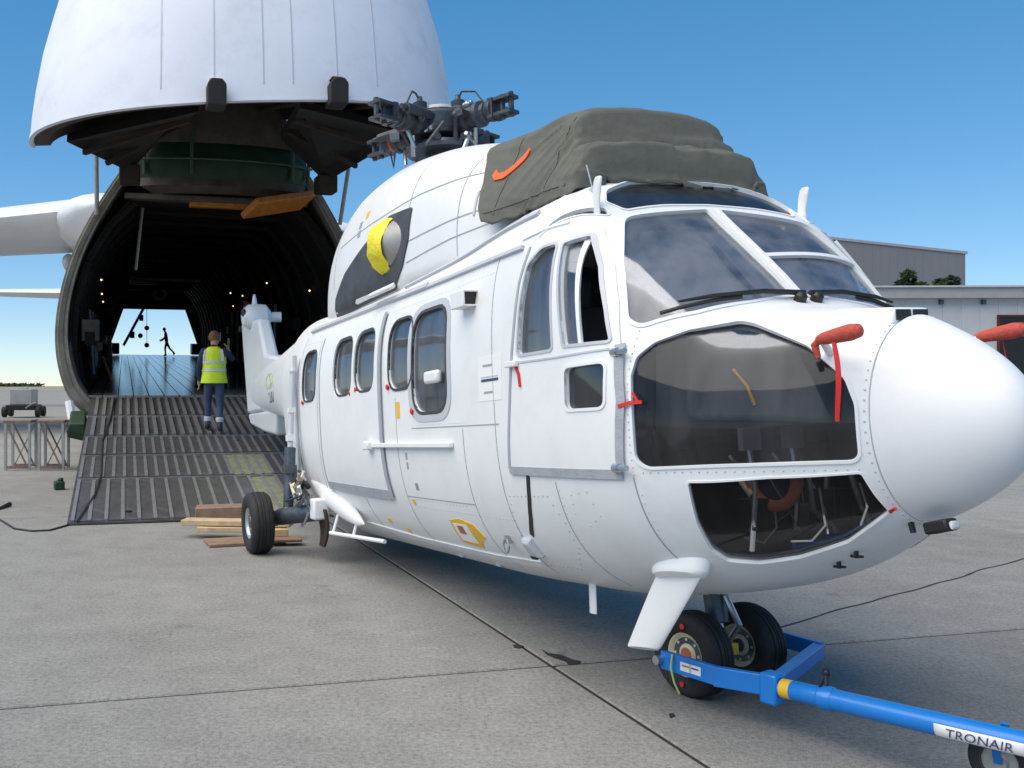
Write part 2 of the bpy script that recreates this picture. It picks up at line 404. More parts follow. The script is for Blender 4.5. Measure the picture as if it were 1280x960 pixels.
# a sealed crack running off to the right, and tar blots at the slab corner
def blot(name, pts, z, parent=ground):
    b = MB(); n = len(pts); b.loft([[V((*p, -.002)) for p in pts], [V((*p, z)) for p in pts]]); return b.build(name, 'seal', parent, 0)
cr = []; n = 40
for k in range(n+1):
    t = k/n; p = V((2.75, 6.5))+(V((7.6, 10.1))-V((2.75, 6.5)))*t; q = noise.noise(V((t*9, 3, 0)))*.035; cr.append((p.x+q, p.y-q, .009+.004*noise.noise(V((t*30, 1, 5)))))
b = MB(); up = []
for i in range(n):
    (x0, y0, w0), (x1, y1, w1) = cr[i], cr[i+1]; d = V((x1-x0, y1-y0)).normalized(); nn = V((-d.y, d.x))
    b.add([(x0+nn.x*w0, y0+nn.y*w0, .003), (x0-nn.x*w0, y0-nn.y*w0, .003), (x1-nn.x*w1, y1-nn.y*w1, .003), (x1+nn.x*w1, y1+nn.y*w1, .003)], [(0, 1, 2, 3)])
b.build('sealed_crack', 'seal', ground, 0)
for poly in ([(1.156, 6.063), (1.184, 5.973), (1.256, 5.937), (1.303, 5.833), (1.344, 5.800), (1.309, 5.733), (1.261, 5.733), (1.247, 5.800), (1.202, 5.868), (1.167, 5.937)], [(0.987, 6.157), (1.027, 6.176), (1.056, 6.138), (1.021, 6.082), (0.989, 6.100)], [(1.578, 4.868), (1.606, 4.880), (1.599, 4.833), (1.567, 4.810)]):
    blot('tar_blot', poly, .004)
# dry grass far beyond the apron
mb = MB(); mb.add([(-2600, 300, .02), (2600, 300, .02), (2600, 2900, .02), (-2600, 2900, .02)], [(0, 1, 2, 3)])
tag(mb.build('grass_field', 'grassfar', smooth=0), kind='structure')

# ------------------------------------------------------------------ foliage
def leafmass(mb, c, rx, rz, n, size, mi=0, rng=random):
    for _ in range(n):
        while True:
            p = V((rng.uniform(-1, 1), rng.uniform(-1, 1), rng.uniform(-1, 1)))
            if p.length < 1: break
        p = p*(.55+.45*rng.random()); q = V(c)+V((p.x*rx, p.y*rx, p.z*rz))
        a = V((rng.uniform(-1, 1), rng.uniform(-1, 1), rng.uniform(-.4, .6))).normalized()*size*rng.uniform(.6, 1.4); bb = a.cross(V((rng.uniform(-1, 1), rng.uniform(-1, 1), rng.uniform(-1, 1)))).normalized()*size*.5
        mb.add([q-a, q+bb, q+a, q-bb], [(0, 1, 2, 3)], mi)
def pine(loc, h, rad, lab, lobes, seed):
    rng = random.Random(seed); e = empty('pine_tree', Matrix.Translation(V(loc)), label=lab, cat='tree', group='trees behind the low building')
    t = MB().tube([(0, 0, 0), (.1, 0, h*.5), (0, .1, h*.95)], [h*.025, h*.018, .04], 8)
    cr = MB()
    for (lx, ly, lz, lr, lh) in lobes:
        t.tube([(0, 0, lz*h*.9), (lx*rad*.6, ly*rad*.6, lz*h)], [.12, .05], 6)
        leafmass(cr, (lx*rad, ly*rad, lz*h), lr*rad, lh*h, 420, .34, rng.choice((0, 0, 1)), rng)
    t.build('trunk', 'bark', e); cr.build('crown', ['leaf', 'leaf2'], e, 0)
D = 92
a = V((52.991, 92.000, 10.950))
pine((a.x, D, 0), V((52.991, 92.000, 13.112)).z, 2.0, 'broad dark pine with a pointed top behind the low white building', [(0, 0, .93, .38, .06), (-.25, .1, .86, .5, .05), (.35, -.1, .84, .6, .05), (-.75, 0, .78, .6, .05), (.9, .1, .82, .45, .03), (.2, .2, .76, .7, .05), (0, 0, .6, .8, .12)], 3)
a = V((56.699, 92.000, 10.950))
pine((a.x, D, 0), V((56.699, 92.000, 12.340)).z, 1.4, 'smaller squarish pine top near the dark hangar corner', [(-.45, 0, .93, .5, .05), (.4, .1, .95, .5, .05), (0, 0, .86, .85, .06), (.6, -.1, .82, .5, .05), (0, .1, .65, .8, .12)], 5)
# far tree line across the airfield: one mass
mb = MB(); rng = random.Random(11)
for k in range(420):
    x = rng.uniform(-900, -500); y = rng.uniform(1400, 1500); leafmass(mb, (x, y, 2.5), 9, rng.uniform(1.5, 4.2), 9, 3.2, rng.choice((0, 1)), rng)
tag(mb.build('distant_woods', ['leaf', 'leaf2'], smooth=0), label='low dark band of trees on the far horizon', cat='woods', kind='stuff')

# ------------------------------------------------------------------ buildings on the right
def building_low():
    D0 = 60; x0 = V((31.990, 60.000, 7.826)).x; x1 = x0+34; zt = V((37.783, 60.000, 7.876)).z; yaw = R(-2)
    e = empty('low_building', Matrix.Translation(V((x0, D0, 0))) @ Matrix.Rotation(yaw, 4, 'Z'), label='low pale grey clad building with a flat roof and a dark red doorway', cat='building')
    L = x1-x0; dx = V((40.050, 60.000, 5.811)).x-x0; ww = 3.6; dz = V((40.050, 60.000, 6.012)).z
    # panels either side of the doorway and above it
    pw = 1.15; n = int(L/pw); H = zt-.75
    pm = {}
    for k in range(n):
        xa = k*pw; z0 = 0
        if xa+pw > dx and xa < dx+ww: z0 = dz
        key = round(z0, 2)
        if key not in pm: pm[key] = MB().box((pw/2, .06, (z0+H)/2), (pw-.012, .12, H-z0)).mesh('wall_panel', 'cladding', 0)
        o = link('wall_panel', pm[key], e); o.location = (xa, 0, 0)
    MB().box((L/2, 6, H/2), (L, 11.8, H)).build('wall', 'cladding', e, 0)
    MB().box((L/2, 5.9, zt-.39), (L+.6, 12.8, .72), 0).build('fascia', 'fascia', e, 0, .03)
    MB().box((L/2, 5.9, zt-.02), (L+.9, 13.1, .1)).build('roof', 'cladding', e, 0)
    d = MB().box((dx+ww/2, -.02, dz/2), (ww, .06, dz)).build('door', 'black', e, 0)
    f = MB(); f.box((dx-.06, -.03, dz/2), (.14, .14, dz+.1)); f.box((dx+ww/2, -.03, dz+.04), (ww+.26, .14, .12)); f.build('door_frame', 'doorred', e, 0)
    for i in range(2):
        for j in range(3):
            MB().box((dx+1.75+j*.62, -.07, dz-.4-i*.62), (.5, .05, .48)).build('door_pane', 'cream' if (i+j) % 2 else 'hosered', d, 0)
    for xx in (dx-1.0, dx-3.6, dx+5): MB().box((xx, -.1, dz+.9), (.22, .2, .28)).build('wall_lamp', 'darkmetal', e, 0)
    bx = MB().box((dx-1.6, -.2, 2.2), (.9, .5, 1.3)).build('meter_box', 'fascia', e, 0, .02)
building_low()
def hangar():
    D0 = 130; xr = V((82.519, 130.000, 17.180)).x; z1 = V((82.519, 130.000, 19.581)).z; z0 = V((67.238, 130.000, 21.000)).z+.0; L = 46
    e = empty('hangar', Matrix.Translation(V((xr, D0, 0))) @ Matrix.Rotation(R(4), 4, 'Z'), label='tall dark grey ribbed hangar with a sloping roofline behind the trees', cat='hangar')
    sl = (z0-z1)/15.3; b = MB()
    def zz(x): return z1+.2-x*sl
    b.prism([(0, 0), (-L, 0), (-L, zz(-L)), (0, zz(0))], (0, 0, 0), (1, 0, 0), (0, 0, 1), -26).build('wall', 'cladding_dark', e, 0)
    pm = {}
    for k in range(38):
        x = -k*1.2-.6; h = zz(x)-.05
        MB().box((x, -.06, h/2), (1.185, .10, h)).build('wall_panel', 'cladding_dark', e, 0)
    t = MB(); t.prism([(.25, zz(.25)-.15), (-L, zz(-L)-.15), (-L, zz(-L)+.2), (.25, zz(.25)+.2)], (0, -.25, 0), (1, 0, 0), (0, 0, 1), -26.6); t.build('roof', 'fascia', e, 0)
hangar()
# ------------------------------------------------------------------ helicopter
HM = Matrix.Translation(V((2.0, 5.27, 0))) @ Matrix.Rotation(R(-71), 4, 'Z') @ Matrix.Rotation(R(-3.5), 4, 'Y') @ Matrix.Rotation(R(1.5), 4, 'X')
HI = HM.inverted()
heli = empty('helicopter', HM, label='white transport helicopter without rotor blades, nose towards the right', cat='helicopter')
BODY=[(1.40,.315,1.02,1.90,1.46,2.05,2.05),(1.25,.455,.932,1.942,1.46,2.2,2.15),(1.05,.615,.825,1.975,1.45,2.4,2.3),(.92,.720,.765,2.00,1.45,2.5,2.35),
(.80,.800,.715,2.045,1.45,2.6,2.4),(.62,.915,.655,2.215,1.46,2.75,2.45),(.45,.965,.61,2.38,1.50,3.1,2.5),(.30,.985,.58,2.52,1.53,3.7,2.5),(.17,.995,.555,2.645,1.56,4.2,2.55),
(.05,1.0,.54,2.76,1.58,4.0,2.6),(-.12,1.0,.52,2.88,1.6,3.7,2.65),(-.4,1.0,.50,2.93,1.6,3.4,2.7),(-1.5,1.0,.46,2.82,1.6,3.5,2.7),(-4.2,1.0,.46,2.76,1.6,3.5,2.7),(-5.2,.97,.52,2.80,1.6,3.3,2.6),
(-6.0,.86,.72,2.86,1.65,2.9,2.4),(-6.8,.66,1.05,2.86,1.8,2.5,2.2)]
def pchip(tab):
    t=sorted(tab); xs=[r[0] for r in t]; n=len(xs); k=len(t[0])-1
    ds=[]
    for j in range(1,k+1):
        h=[xs[i+1]-xs[i] for i in range(n-1)]; dl=[(t[i+1][j]-t[i][j])/h[i] for i in range(n-1)]
        d=[dl[0]]
        for i in range(1,n-1):
            a,b=dl[i-1],dl[i]
            if a*b<=0: d.append(0)
            else:
                w1=2*h[i]+h[i-1]; w2=h[i]+2*h[i-1]; d.append((w1+w2)/(w1/a+w2/b))
        d.append(dl[-1]); ds.append(d)
    def ev(x):
        x=min(max(x,xs[0]),xs[-1]); i=0
        while i<n-2 and x>xs[i+1]: i+=1
        h=xs[i+1]-xs[i]; s=(x-xs[i])/h
        h00=(1+2*s)*(1-s)**2; h10=s*(1-s)**2; h01=s*s*(3-2*s); h11=s*s*(s-1)
        return [h00*t[i][j]+h10*h*ds[j-1][i]+h01*t[i+1][j]+h11*h*ds[j-1][i+1] for j in range(1,k+1)]
    return ev
def sect(x, prm, seg, ins=0):
    w_, zb, zt, zw, nu, nl = prm; w_ -= ins; zb += ins; zt -= ins; out = []
    for k in range(seg):
        a = 2*math.pi*(k+.5)/seg; c, s = math.cos(a), math.sin(a); h, n = (zt-zw, nu) if s > 0 else (zw-zb, nl)
        r = ((abs(c)/w_)**n+(abs(s)/h)**n)**(-1/n); out.append(V((x, r*c, zw+r*s)))
    return out
body_at = pchip(BODY)
xs = []; x = 1.40
while x > -6.8: xs.append(x); x -= (.045 if x > -.5 else .12)
xs.append(-6.8); SEG = 112
outer = [sect(x, body_at(x), SEG) for x in xs]; inn = [sect(x, body_at(x), SEG, .035) for x in xs]
skinmb = MB().loft(outer, 0, False, False); SKIN = Skin(skinmb)
shell = MB(); shell.loft(outer, 0, False, False)
o = len(shell.v); n = len(xs)
shell.loft(inn, 1, False, False); S0 = 0
def rim_faces(a, b): shell.f += [(a+k, a+(k+1) % SEG, b+(k+1) % SEG, b+k) for k in range(SEG)]; shell.m += [0]*SEG
rim_faces(0, o); rim_faces((n-1)*SEG, o+(n-1)*SEG)
NS, NP = V((0, -1, 0)), V((0, 1, 0))
def mir(P): return [V((p[0], -p[1], p[2])) for p in P]
cutters = MB()
def cut(N, out):
    U, W, N = basis(N); ds = [SKIN.at(U*p[0]+W*p[1], N)[0].dot(N) for p in densify(out, .08)]
    a, b = min(ds)-.14, max(ds)+.2; k = len(out)
    vs = [U*p[0]+W*p[1]+N*a for p in out]+[U*p[0]+W*p[1]+N*b for p in out]
    cutters.add(vs, [tuple(range(k))[::-1], tuple(range(k, 2*k))]+[(i, (i+1) % k, k+(i+1) % k, k+i) for i in range(k)], 0)
PARTS = []
def pane(name, N, P3, gl, r=.03, frame=None, parent=None, sides=(1, -1), recess=-.018, fg=.022, fm='white2', gname='window_frame', ft=.006):
    """glass pane set into an opening of the skin, on the starboard side and (mirrored) the port side"""
    res = []
    for s in sides:
        Ns = V(N) if s == 1 else V((N[0], -N[1], N[2])); Ps = [V(p) for p in P3] if s == 1 else mir(P3)
        out = round_poly(to2(Ps, Ns), r); cut(Ns, out)
        pr = parent if s == 1 else None
        po = patch(SKIN, Ns, grow(out, .006), off=recess, thick=.002, back=.003, res=.07).build(name, gl, pr or heli)
        if fg: patch(SKIN, Ns, grow(out, fg), [out], thick=ft, back=.012, res=.05).build(gname, fm, po if pr in (None, heli) else pr)
        res.append(po)
    return res
def XZ(P): return [(x, -1.0, z) for x, z in P]
# cockpit door (starboard): a panel proud of the skin, with three windows
door_out = [(-.455, 1.262), (-.39, 1.62), (-.355, 1.82), (-.306, 2.05), (-.262, 2.30), (-.195, 2.485), (-.05, 2.548), (.205, 2.53), (.37, 2.295), (.482, 2.075), (.548, 1.872), (.578, 1.604), (.55, 1.262)]
dw_aft = [(-.272, 1.90), (-.238, 2.16), (-.185, 2.38), (-.06, 2.45), (.062, 2.45), (.095, 1.895)]
dw_fwd = [(.112, 2.44), (.215, 2.46), (.325, 2.28), (.43, 2.05), (.492, 1.895), (.20, 1.905)]
dw_low = [(.20, 1.785), (.484, 1.788), (.478, 1.578), (.19, 1.578)]
def rnd(P, r): return round_poly(P, r)
door_me = patch(SKIN, NS, rnd(door_out, .02), [rnd(dw_aft, .028), rnd(dw_fwd, .012), rnd(dw_low, .04)], thick=.010, back=.006, res=.06)
door = door_me.build('cockpit_door', 'white2', heli)
pane('window_pane', NS, XZ(dw_aft), 'glass_cab', .028, parent=door, fm='framegrey', fg=.016, ft=.014)
pane('window_pane', NS, XZ(dw_low), 'glass_tint', .04, parent=door, fm='white2', fg=.016, ft=.015)
# the forward door window is slid open at the front: the opening is cut, only its rear half is glazed
for s, N in ((1, NS), (-1, NP)):
    q = rnd(dw_fwd, .012); q = q if s == 1 else [(-a, b) for a, b in q][::-1]; cut(N, q)
    pr = door if s == 1 else heli
    p2 = [(.115, 2.43), (.205, 2.455), (.30, 1.90), (.20, 1.905)]; p2 = p2 if s == 1 else [(-a, b) for a, b in p2][::-1]
    po = patch(SKIN, N, p2, off=-.02, thick=.002, back=.003, res=.07).build('sliding_pane', 'glass_cab', pr)
    strip(SKIN, N, [(.210*s, 2.455), (.305*s, 1.90)], .022, -.02, .012).build('pane_rail', 'white2', po if s == -1 else pr)
    patch(SKIN, N, grow(q, .016), [q], thick=.015, back=.012).build('window_frame', 'framegrey', po if s == -1 else pr)
# port cockpit door outline (mirror)
strip(SKIN, NP, [(-a, b) for a, b in door_out], .012, 0, .003, closed=True).build('door_seam', 'seamgrey', heli)
# grey shipping tape round the starboard door
strip(SKIN, NS, [(-.46, 1.255), (.55, 1.255)], .045, .011, .003).build('tape_strip', 'tape', door)
strip(SKIN, NS, [(.548, 1.30), (.575, 1.604), (.548, 1.87)], .045, .012, .003).build('tape_strip', 'tape', door)
strip(SKIN, NS, [(-.455, 1.262), (-.39, 1.62), (-.355, 1.82), (-.306, 2.05), (-.262, 2.30), (-.195, 2.485)], .024, .011, .003).build('tape_strip', 'tape', door)
strip(SKIN, NS, [(-.32, 1.855), (.10, 1.848), (.50, 1.852)], .010, .010, .004).build('door_moulding', 'framegrey', door)
for z in (1.285, 1.835):
    l, nn = SKIN.at(V((.565, 0, z)), NS); h = MB(); h.tube([l+V((-.035, -.03, 0)), l+V((.06, -.035, 0))], .014, 10); h.tube([l+V((-.045, -.028, 0)), l+V((-.005, -.03, 0))], .022, 10); h.build('hinge', 'steel', door)
l, nn = SKIN.at(V((-.34, 0, 1.86)), NS); MB().box(l+V((.02, -.025, -.01)), (.12, .03, .035)).build('door_handle', 'white2', door, bevel=.006)
# windscreens, side and chin glazing, eyebrow windows
NW = V((.72, -.30, .62))
pane('windscreen', NW, [(.212, -.60, 2.565), (.178, -.045, 2.638), (.755, -.032, 2.085), (.772, -.31, 2.055), (.722, -.594, 2.012), (.604, -.815, 1.958), (.545, -.842, 1.995), (.375, -.735, 2.30)], 'glass_ws', [.06, .02, .02, .0, .0, .06, .03, .0], gname='windscreen_frame', fg=.02)
NG = V((.56, -.82, .12))
pane('nose_side_glass', NG, [(.626, -.91, 1.33), (.618, -.9, 1.715), (.63, -.871, 1.803), (.675, -.80, 1.864), (.755, -.665, 1.912), (.872, -.47, 1.938), (.93, -.445, 1.92), (1.198, -.407, 1.790), (1.345, -.38, 1.645), (1.378, -.37, 1.535), (1.372, -.36, 1.303), (1.05, -.613, 1.297), (.672, -.886, 1.287)], 'glass_dark', [.05, .0, .02, .02, 0, .02, .02, .02, .02, .02, .04, 0, .05], fg=.012, gname='glass_frame')
NC = V((.42, -.70, -.58))
pane('chin_glass', NC, [(.813, -.768, 1.214), (1.089, -.568, 1.223), (1.362, -.345, 1.229), (1.368, -.285, 1.143), (1.37, -.21, 1.075), (1.177, -.24, .937), (.996, -.336, .86), (.862, -.44, .829), (.775, -.545, .841), (.765, -.622, .892), (.787, -.71, 1.022)], 'glass_chin', .012, fg=.008, gname='glass_frame')
NE = V((.35, -.35, .87))
NE = V((.42, 0, .91))
pane('eyebrow_window', NE, [(.170, -.56, 2.62), (.148, -.3, 2.655), (.138, 0, 2.675), (.148, .3, 2.655), (.170, .56, 2.62), (.09, .62, 2.68), (.0, .56, 2.76), (-.075, .35, 2.83), (-.095, 0, 2.86), (-.075, -.35, 2.83), (.0, -.56, 2.76), (.09, -.62, 2.68)], 'glass_tint', [.03, 0, 0, 0, .03, .02, .03, .0, 0, 0, .03, .02], fg=.010, sides=(1,))
NE2 = V((.1, -.72, .69))
pane('eyebrow_side_window', NE2, [(.175, -.665, 2.582), (.125, -.655, 2.635), (-.017, -.80, 2.60), (-.10, -.87, 2.555), (-.15, -.9, 2.53)], 'glass_tint', .02, fg=.008)
# cabin windows
for (a, b, z0, z1, r) in ((-4.80, -4.32, 1.845, 2.315, .15), (-3.68, -3.20, 1.845, 2.315, .15), (-3.10, -2.64, 1.85, 2.32, .15), (-2.32, -1.86, 1.82, 2.325, .15)):
    pane('cabin_window', NS, XZ([(a, z0), (b, z0), (b, z1), (a, z1)]), 'glass_cab', r, fg=.02, fm='gasket')
pane('cabin_window', NS, XZ([(-1.84, 1.63), (-1.27, 1.63), (-1.27, 2.32), (-1.84, 2.32)]), 'glass_cab', .17, fg=.022, fm='gasket')
patch(SKIN, NS, rnd([(-1.93, 1.56), (-1.19, 1.56), (-1.19, 2.385), (-1.93, 2.385)], .22), [rnd([(-1.864, 1.606), (-1.246, 1.606), (-1.246, 2.344), (-1.864, 2.344)], .18)], thick=.005, back=.004).build('exit_surround', 'framegrey', heli)

# cut all openings out of the shell
tmp = bpy.data.objects.new('t', shell.mesh('fuselage', ['white', 'inner'], 0)); COL.objects.link(tmp)
cob = bpy.data.objects.new('c', cutters.mesh('cut', 'white', 0)); COL.objects.link(cob)
bo = tmp.modifiers.new('b', 'BOOLEAN'); bo.operation = 'DIFFERENCE'; bo.solver = 'EXACT'; bo.use_self = True; bo.object = cob
dg = bpy.context.evaluated_depsgraph_get(); me = bpy.data.meshes.new_from_object(tmp.evaluated_get(dg)); me.name = 'fuselage'
bpy.data.objects.remove(tmp); bpy.data.objects.remove(cob)
me.shade_smooth(); me.set_sharp_from_angle(angle=R(28))
fus = link('fuselage', me, heli)
# nose bulkhead, radome
rd = MB(); rr = []
for k in range(29):
    u = math.sin(k/28*math.pi/2); x = 1.407+.455*u; s = max(2e-3, 1-u)**.47; zc = 1.46-.02*u
    rr.append([V((x, .315*s*math.cos(a), zc+.44*s*math.sin(a))) for a in [2*math.pi*(j+.5)/72 for j in range(72)]])
rd.loft(rr, 0, True, True); rado = rd.build('radome', 'radome', heli, 40); RSKIN = Skin(rd)
MB().loft([[V((xx, .310*math.cos(a), 1.46+.434*math.sin(a))) for a in [2*math.pi*j/72 for j in range(72)]] for xx in (1.394, 1.409)], 0).build('radome_seam', 'seamgrey', heli)
# seams, rivets
def seam(pts, wd=.007, N=NS, m='seamgrey', th=.0025): return strip(SKIN, N, pts, wd, 0, th).build('panel_seam', m, heli)
for pts in ([(-.60, .62), (-.60, 2.5)], [(-1.05, .60), (-1.05, 1.5)], [(-1.05, 1.02), (-2.2, 1.02)], [(-2.2, .62), (-2.2, 1.75)], [(.6, .78), (.6, 1.24)], [(-.55, 1.52), (-1.9, 1.52)], [(.0, .62), (.0, 1.2)], [(-3.2, .6), (-3.2, .95)], [(-4.25, 1.0), (-4.25, 2.4)], [(-4.95, .9), (-4.95, 2.5)]): seam(pts, .006)
# shoulder rail (gutter) and the sliding-door rail
strip(SKIN, NS, [(-.30, 2.505), (-1.2, 2.512), (-1.75, 2.515)], .022, 0, .022).build('gutter_rail', 'framegrey', heli)
strip(SKIN, NS, [(-1.75, 2.52), (-3.2, 2.535), (-4.9, 2.55)], .030, 0, .030).build('door_track', 'framegrey', heli)
strip(SKIN, NS, [(-.35, 2.56), (.06, 2.57)], .012, 0, .01).build('gutter_rail', 'white2', heli)
rl = MB(); a0, _ = SKIN.at(V((-2.72, 0, 1.40)), NS); a1, _ = SKIN.at(V((-1.2, 0, 1.40)), NS)
rl.beam(a0+V((0, -.02, 0)), a1+V((0, -.02, 0)), .035, .035).build('slide_rail', 'white2', heli, bevel=.006)
MB().box(a0+V((-.02, -.04, 0)), (.12, .07, .07)).build('rail_bracket', 'white2', heli, bevel=.012)
# sliding cabin door, taped
sd_out = [(-4.19, 1.03), (-4.06, 1.35), (-3.99, 1.7), (-3.95, 2.42), (-2.43, 2.42), (-2.46, 2.2), (-2.56, 1.7), (-2.68, 1.38), (-2.93, 1.0)]
sd_out = [(-4.12, 1.02), (-4.12, 2.44), (-2.50, 2.44), (-2.50, 1.00)]
hol = [rnd([(a, z0), (b, z0), (b, z1), (a, z1)], .17) for a, b, z0, z1 in ((-3.705, -3.175, 1.82, 2.34), (-3.125, -2.615, 1.825, 2.345))]
sdoor = patch(SKIN, NS, rnd(sd_out, .04), hol, thick=.016, back=.005, res=.08).build('sliding_door', 'white2', heli)
strip(SKIN, NS, [(-2.50, 2.43), (-2.50, .99)], .06, .017, .003).build('tape_strip', 'tape', sdoor)
strip(SKIN, NS, [(-4.12, 1.035), (-2.52, 1.015)], .075, .017, .003).build('tape_strip', 'tape', sdoor)
strip(SKIN, NS, [(-4.12, 1.06), (-4.12, 2.4)], .02, .017, .003).build('tape_strip', 'tape', sdoor)
# red window release pulls
for (x, z) in ((-4.78, 1.83), (-3.23, 1.84), (-3.08, 1.86), (-2.33, 1.84), (-1.86, 1.64)):
    l, nn = SKIN.at(V((x, 0, z)), NS); MB().box(l+V((0, -.012, .0)), (.04, .016, .035), 0, Matrix.Rotation(.5, 3, 'Y')).build('window_pull', 'red', heli, bevel=.005)
for (x, z, sx, sz, m) in ((-1.42, 1.855, .22, .085, 'white2'), (-2.15, 1.66, .07, .12, 'decal_yellow'), (-3.3, 1.63, .05, .1, 'decal_yellow'), (-3.75, 1.66, .06, .08, 'decal_yellow'), (-1.95, 1.1, .05, .05, 'galv'), (-2.1, .98, .05, .04, 'decal_yellow'), (-2.6, .72, .05, .04, 'decal_yellow'), (-2.9, .78, .06, .04, 'decal_yellow'), (-2.05, 1.32, .03, .05, 'seamgrey'), (-2.05, 1.25, .03, .05, 'seamgrey')):
    l, nn = SKIN.at(V((x, 0, z)), NS)
    if m == 'white2': MB().box(l+V((0, -.03, 0)), (sx, .05, sz)).build('exit_handle', m, heli, bevel=.02)
    else: patch(SKIN, NS, [(x-sx/2, z-sz/2), (x+sx/2, z-sz/2), (x+sx/2, z+sz/2), (x-sx/2, z+sz/2)], thick=.003).build('placard', m, heli)
# black slot and scoop below the cockpit door, riveted hatch, fuel placard, tie-down ring
strip(SKIN, NS, [(-.275, 1.225), (-.32, 1.10), (-.385, .98), (-.47, .875)], .03, 0, .006).build('drain_slot', 'black', heli)
l, nn = SKIN.at(V((-.55, -.9, .80)), NS); U_, W_, N_ = basis(nn)
sc_ = MB(); sc_.loft([[l+U_*(x*k)+W_*(z*k)+N_*d for x, z in ((-.055, -.075), (.06, -.075), (.045, .07), (-.045, .07))] for k, d in ((1, -.01), (.95, .02), (.72, .04))]); sc_.build('drain_scoop', 'framegrey', heli, bevel=.008)
MB().box(l+W_*-.055+N_*.03, (.06, .03, .022), 0, Matrix((U_, N_, W_)).transposed()).build('scoop_mouth', 'black', heli)
def rivets(pts, step, r=.006, N=NS, name='rivets', m='framegrey'):
    b = MB(); U, W, Nn = basis(N); pl = pts
    for i in range(len(pl)-1):
        a, c_ = V(pl[i]), V(pl[i+1]); k = max(1, int((c_-a).length/step))
        for j in range(k):
            p = a+(c_-a)*j/k; l, nn = SKIN.at(U*p.x+W*p.y, Nn); b.lathe([(r, -.002), (r, .002), (r*.4, .004)], l, nn, 6)
    return tag(b.build(name, m, heli), kind='stuff')
rivets([(-.55, 1.10), (-.12, 1.12), (-.04, .98), (-.05, .84), (-.22, .70), (-.55, .68), (-.62, .86), (-.55, 1.10)], .045, .007)
rivets([(.605, 1.25), (.605, 2.0)], .035, .004); rivets([(-.60, 1.3), (-.60, 2.45)], .05, .005); rivets([(-4.25, 1.1), (-4.25, 2.3)], .05, .006); rivets([(-1.2, 1.0), (-2.2, 1.0)], .05, .004)
rivets([(.12, 1.14), (.26, 1.16), (.30, 1.04), (.18, .98), (.10, 1.04), (.12, 1.14)], .05, .005)
rivets([(.65, 1.262), (1.38, 1.262)], .03, .004)
for pts in ([(-.62, .95), (-2.15, .95)], [(-2.2, 1.0), (-2.2, 1.72)], [(-1.05, .75), (-1.05, 1.48)], [(-.64, 2.42), (-2.4, 2.42)], [(-1.0, 1.54), (-1.85, 1.54)], [(.62, .82), (.62, 1.2)], [(-4.3, 2.4), (-4.95, 2.42)], [(-4.9, 1.2), (-4.9, 2.4)], [(.02, .75), (.02, 1.2)]): rivets(pts, .04, .0035)
fp = patch(SKIN, NS, [(-1.60, .725), (-1.58, .885), (-1.40, .905), (-1.22, .88), (-1.14, .80), (-1.26, .75), (-1.30, .71)], thick=.004).build('fuel_placard', 'decal_yellow', heli)
patch(SKIN, NS, [(-1.56, .745), (-1.545, .865), (-1.33, .87), (-1.32, .74)], off=.004, thick=.002).build('placard_print', 'paper', fp)
patch(SKIN, NS, [(-1.50, .80), (-1.49, .855), (-1.40, .855), (-1.41, .80)], off=.006, thick=.002).build('placard_print', 'hosered', fp)
l, nn = SKIN.at(V((-.80, 0, .82)), NS); t = MB(); t.tube([l+nn*.02+V((.035*math.cos(a), -.01, .04*math.sin(a)-.03)) for a in [2*math.pi*k/16 for k in range(17)]], .007, 6, 0, False); t.box(l, (.04, .05, .05)); t.build('tie_down_ring', 'steel', heli)
# paper notice on the side
pn = patch(SKIN, NS, [(-.80, 1.66), (-.50, 1.66), (-.48, 1.93), (-.78, 1.93)], thick=.002).build('paper_notice', 'paper', heli)
for z, a, b_, hh, m in ((1.865, -.72, -.60, .012, 'seamgrey'), (1.80, -.75, -.53, .006, 'framegrey'), (1.775, -.75, -.53, .016, 'ink'), (1.705, -.72, -.60, .012, 'seamgrey')):
    patch(SKIN, NS, [(a, z), (b_, z), (b_, z+hh), (a, z+hh)], off=.002, thick=.002).build('notice_line', m, pn)
# square intake scoop on the shoulder, small lamps
l, nn = SKIN.at(V((-.90, 0, 2.30)), NS)
s_ = MB(); s_.box(l+V((-.02, -.045, -.045)), (.19, .10, .012)); s_.box(l+V((-.02, -.045, .045)), (.19, .10, .012)); s_.box(l+V((-.02, -.09, 0)), (.19, .012, .10)); s_.build('side_scoop', 'white2', heli, bevel=.004)
MB().box(l+V((.03, -.04, 0)), (.05, .085, .08)).build('scoop_mouth', 'black', heli)
# underside antennas
l, nn = SKIN.at(V((-.45, -.5, .5)), V((0, 0, -1)))
MB().loft([[l+V((.035*math.cos(a)+dx, .012*math.sin(a), dz)) for a in [2*math.pi*k/16 for k in range(16)]] for dx, dz in ((0, .02), (-.005, -.14), (-.008, -.17))]).build('blade_antenna', 'white2', heli)
for x in (1.04, 1.14):
    l, nn = SKIN.at(V((x, -.16, .8)), V((0, 0, -1))); b = MB(); b.tube([l, l+V((0, 0, -.03))], .010, 8); b.tube([l+V((-.03, 0, -.025)), l+V((.035, 0, -.02))], .006, 8); b.build('drain_fitting', 'black', heli)
b = MB(); b.box((1.53, -.12, 1.025), (.11, .07, .05), 0, Matrix.Rotation(-.25, 3, 'Y')); b.box((1.592, -.12, 1.035), (.02, .045, .035), 1, Matrix.Rotation(-.25, 3, 'Y')); b.build('nose_camera', ['black', 'framegrey'], heli, bevel=.01)
MB().tube([(1.37, -.10, 1.05), (1.385, -.10, .985)], .012, 8).build('drain_fitting', 'black', heli)
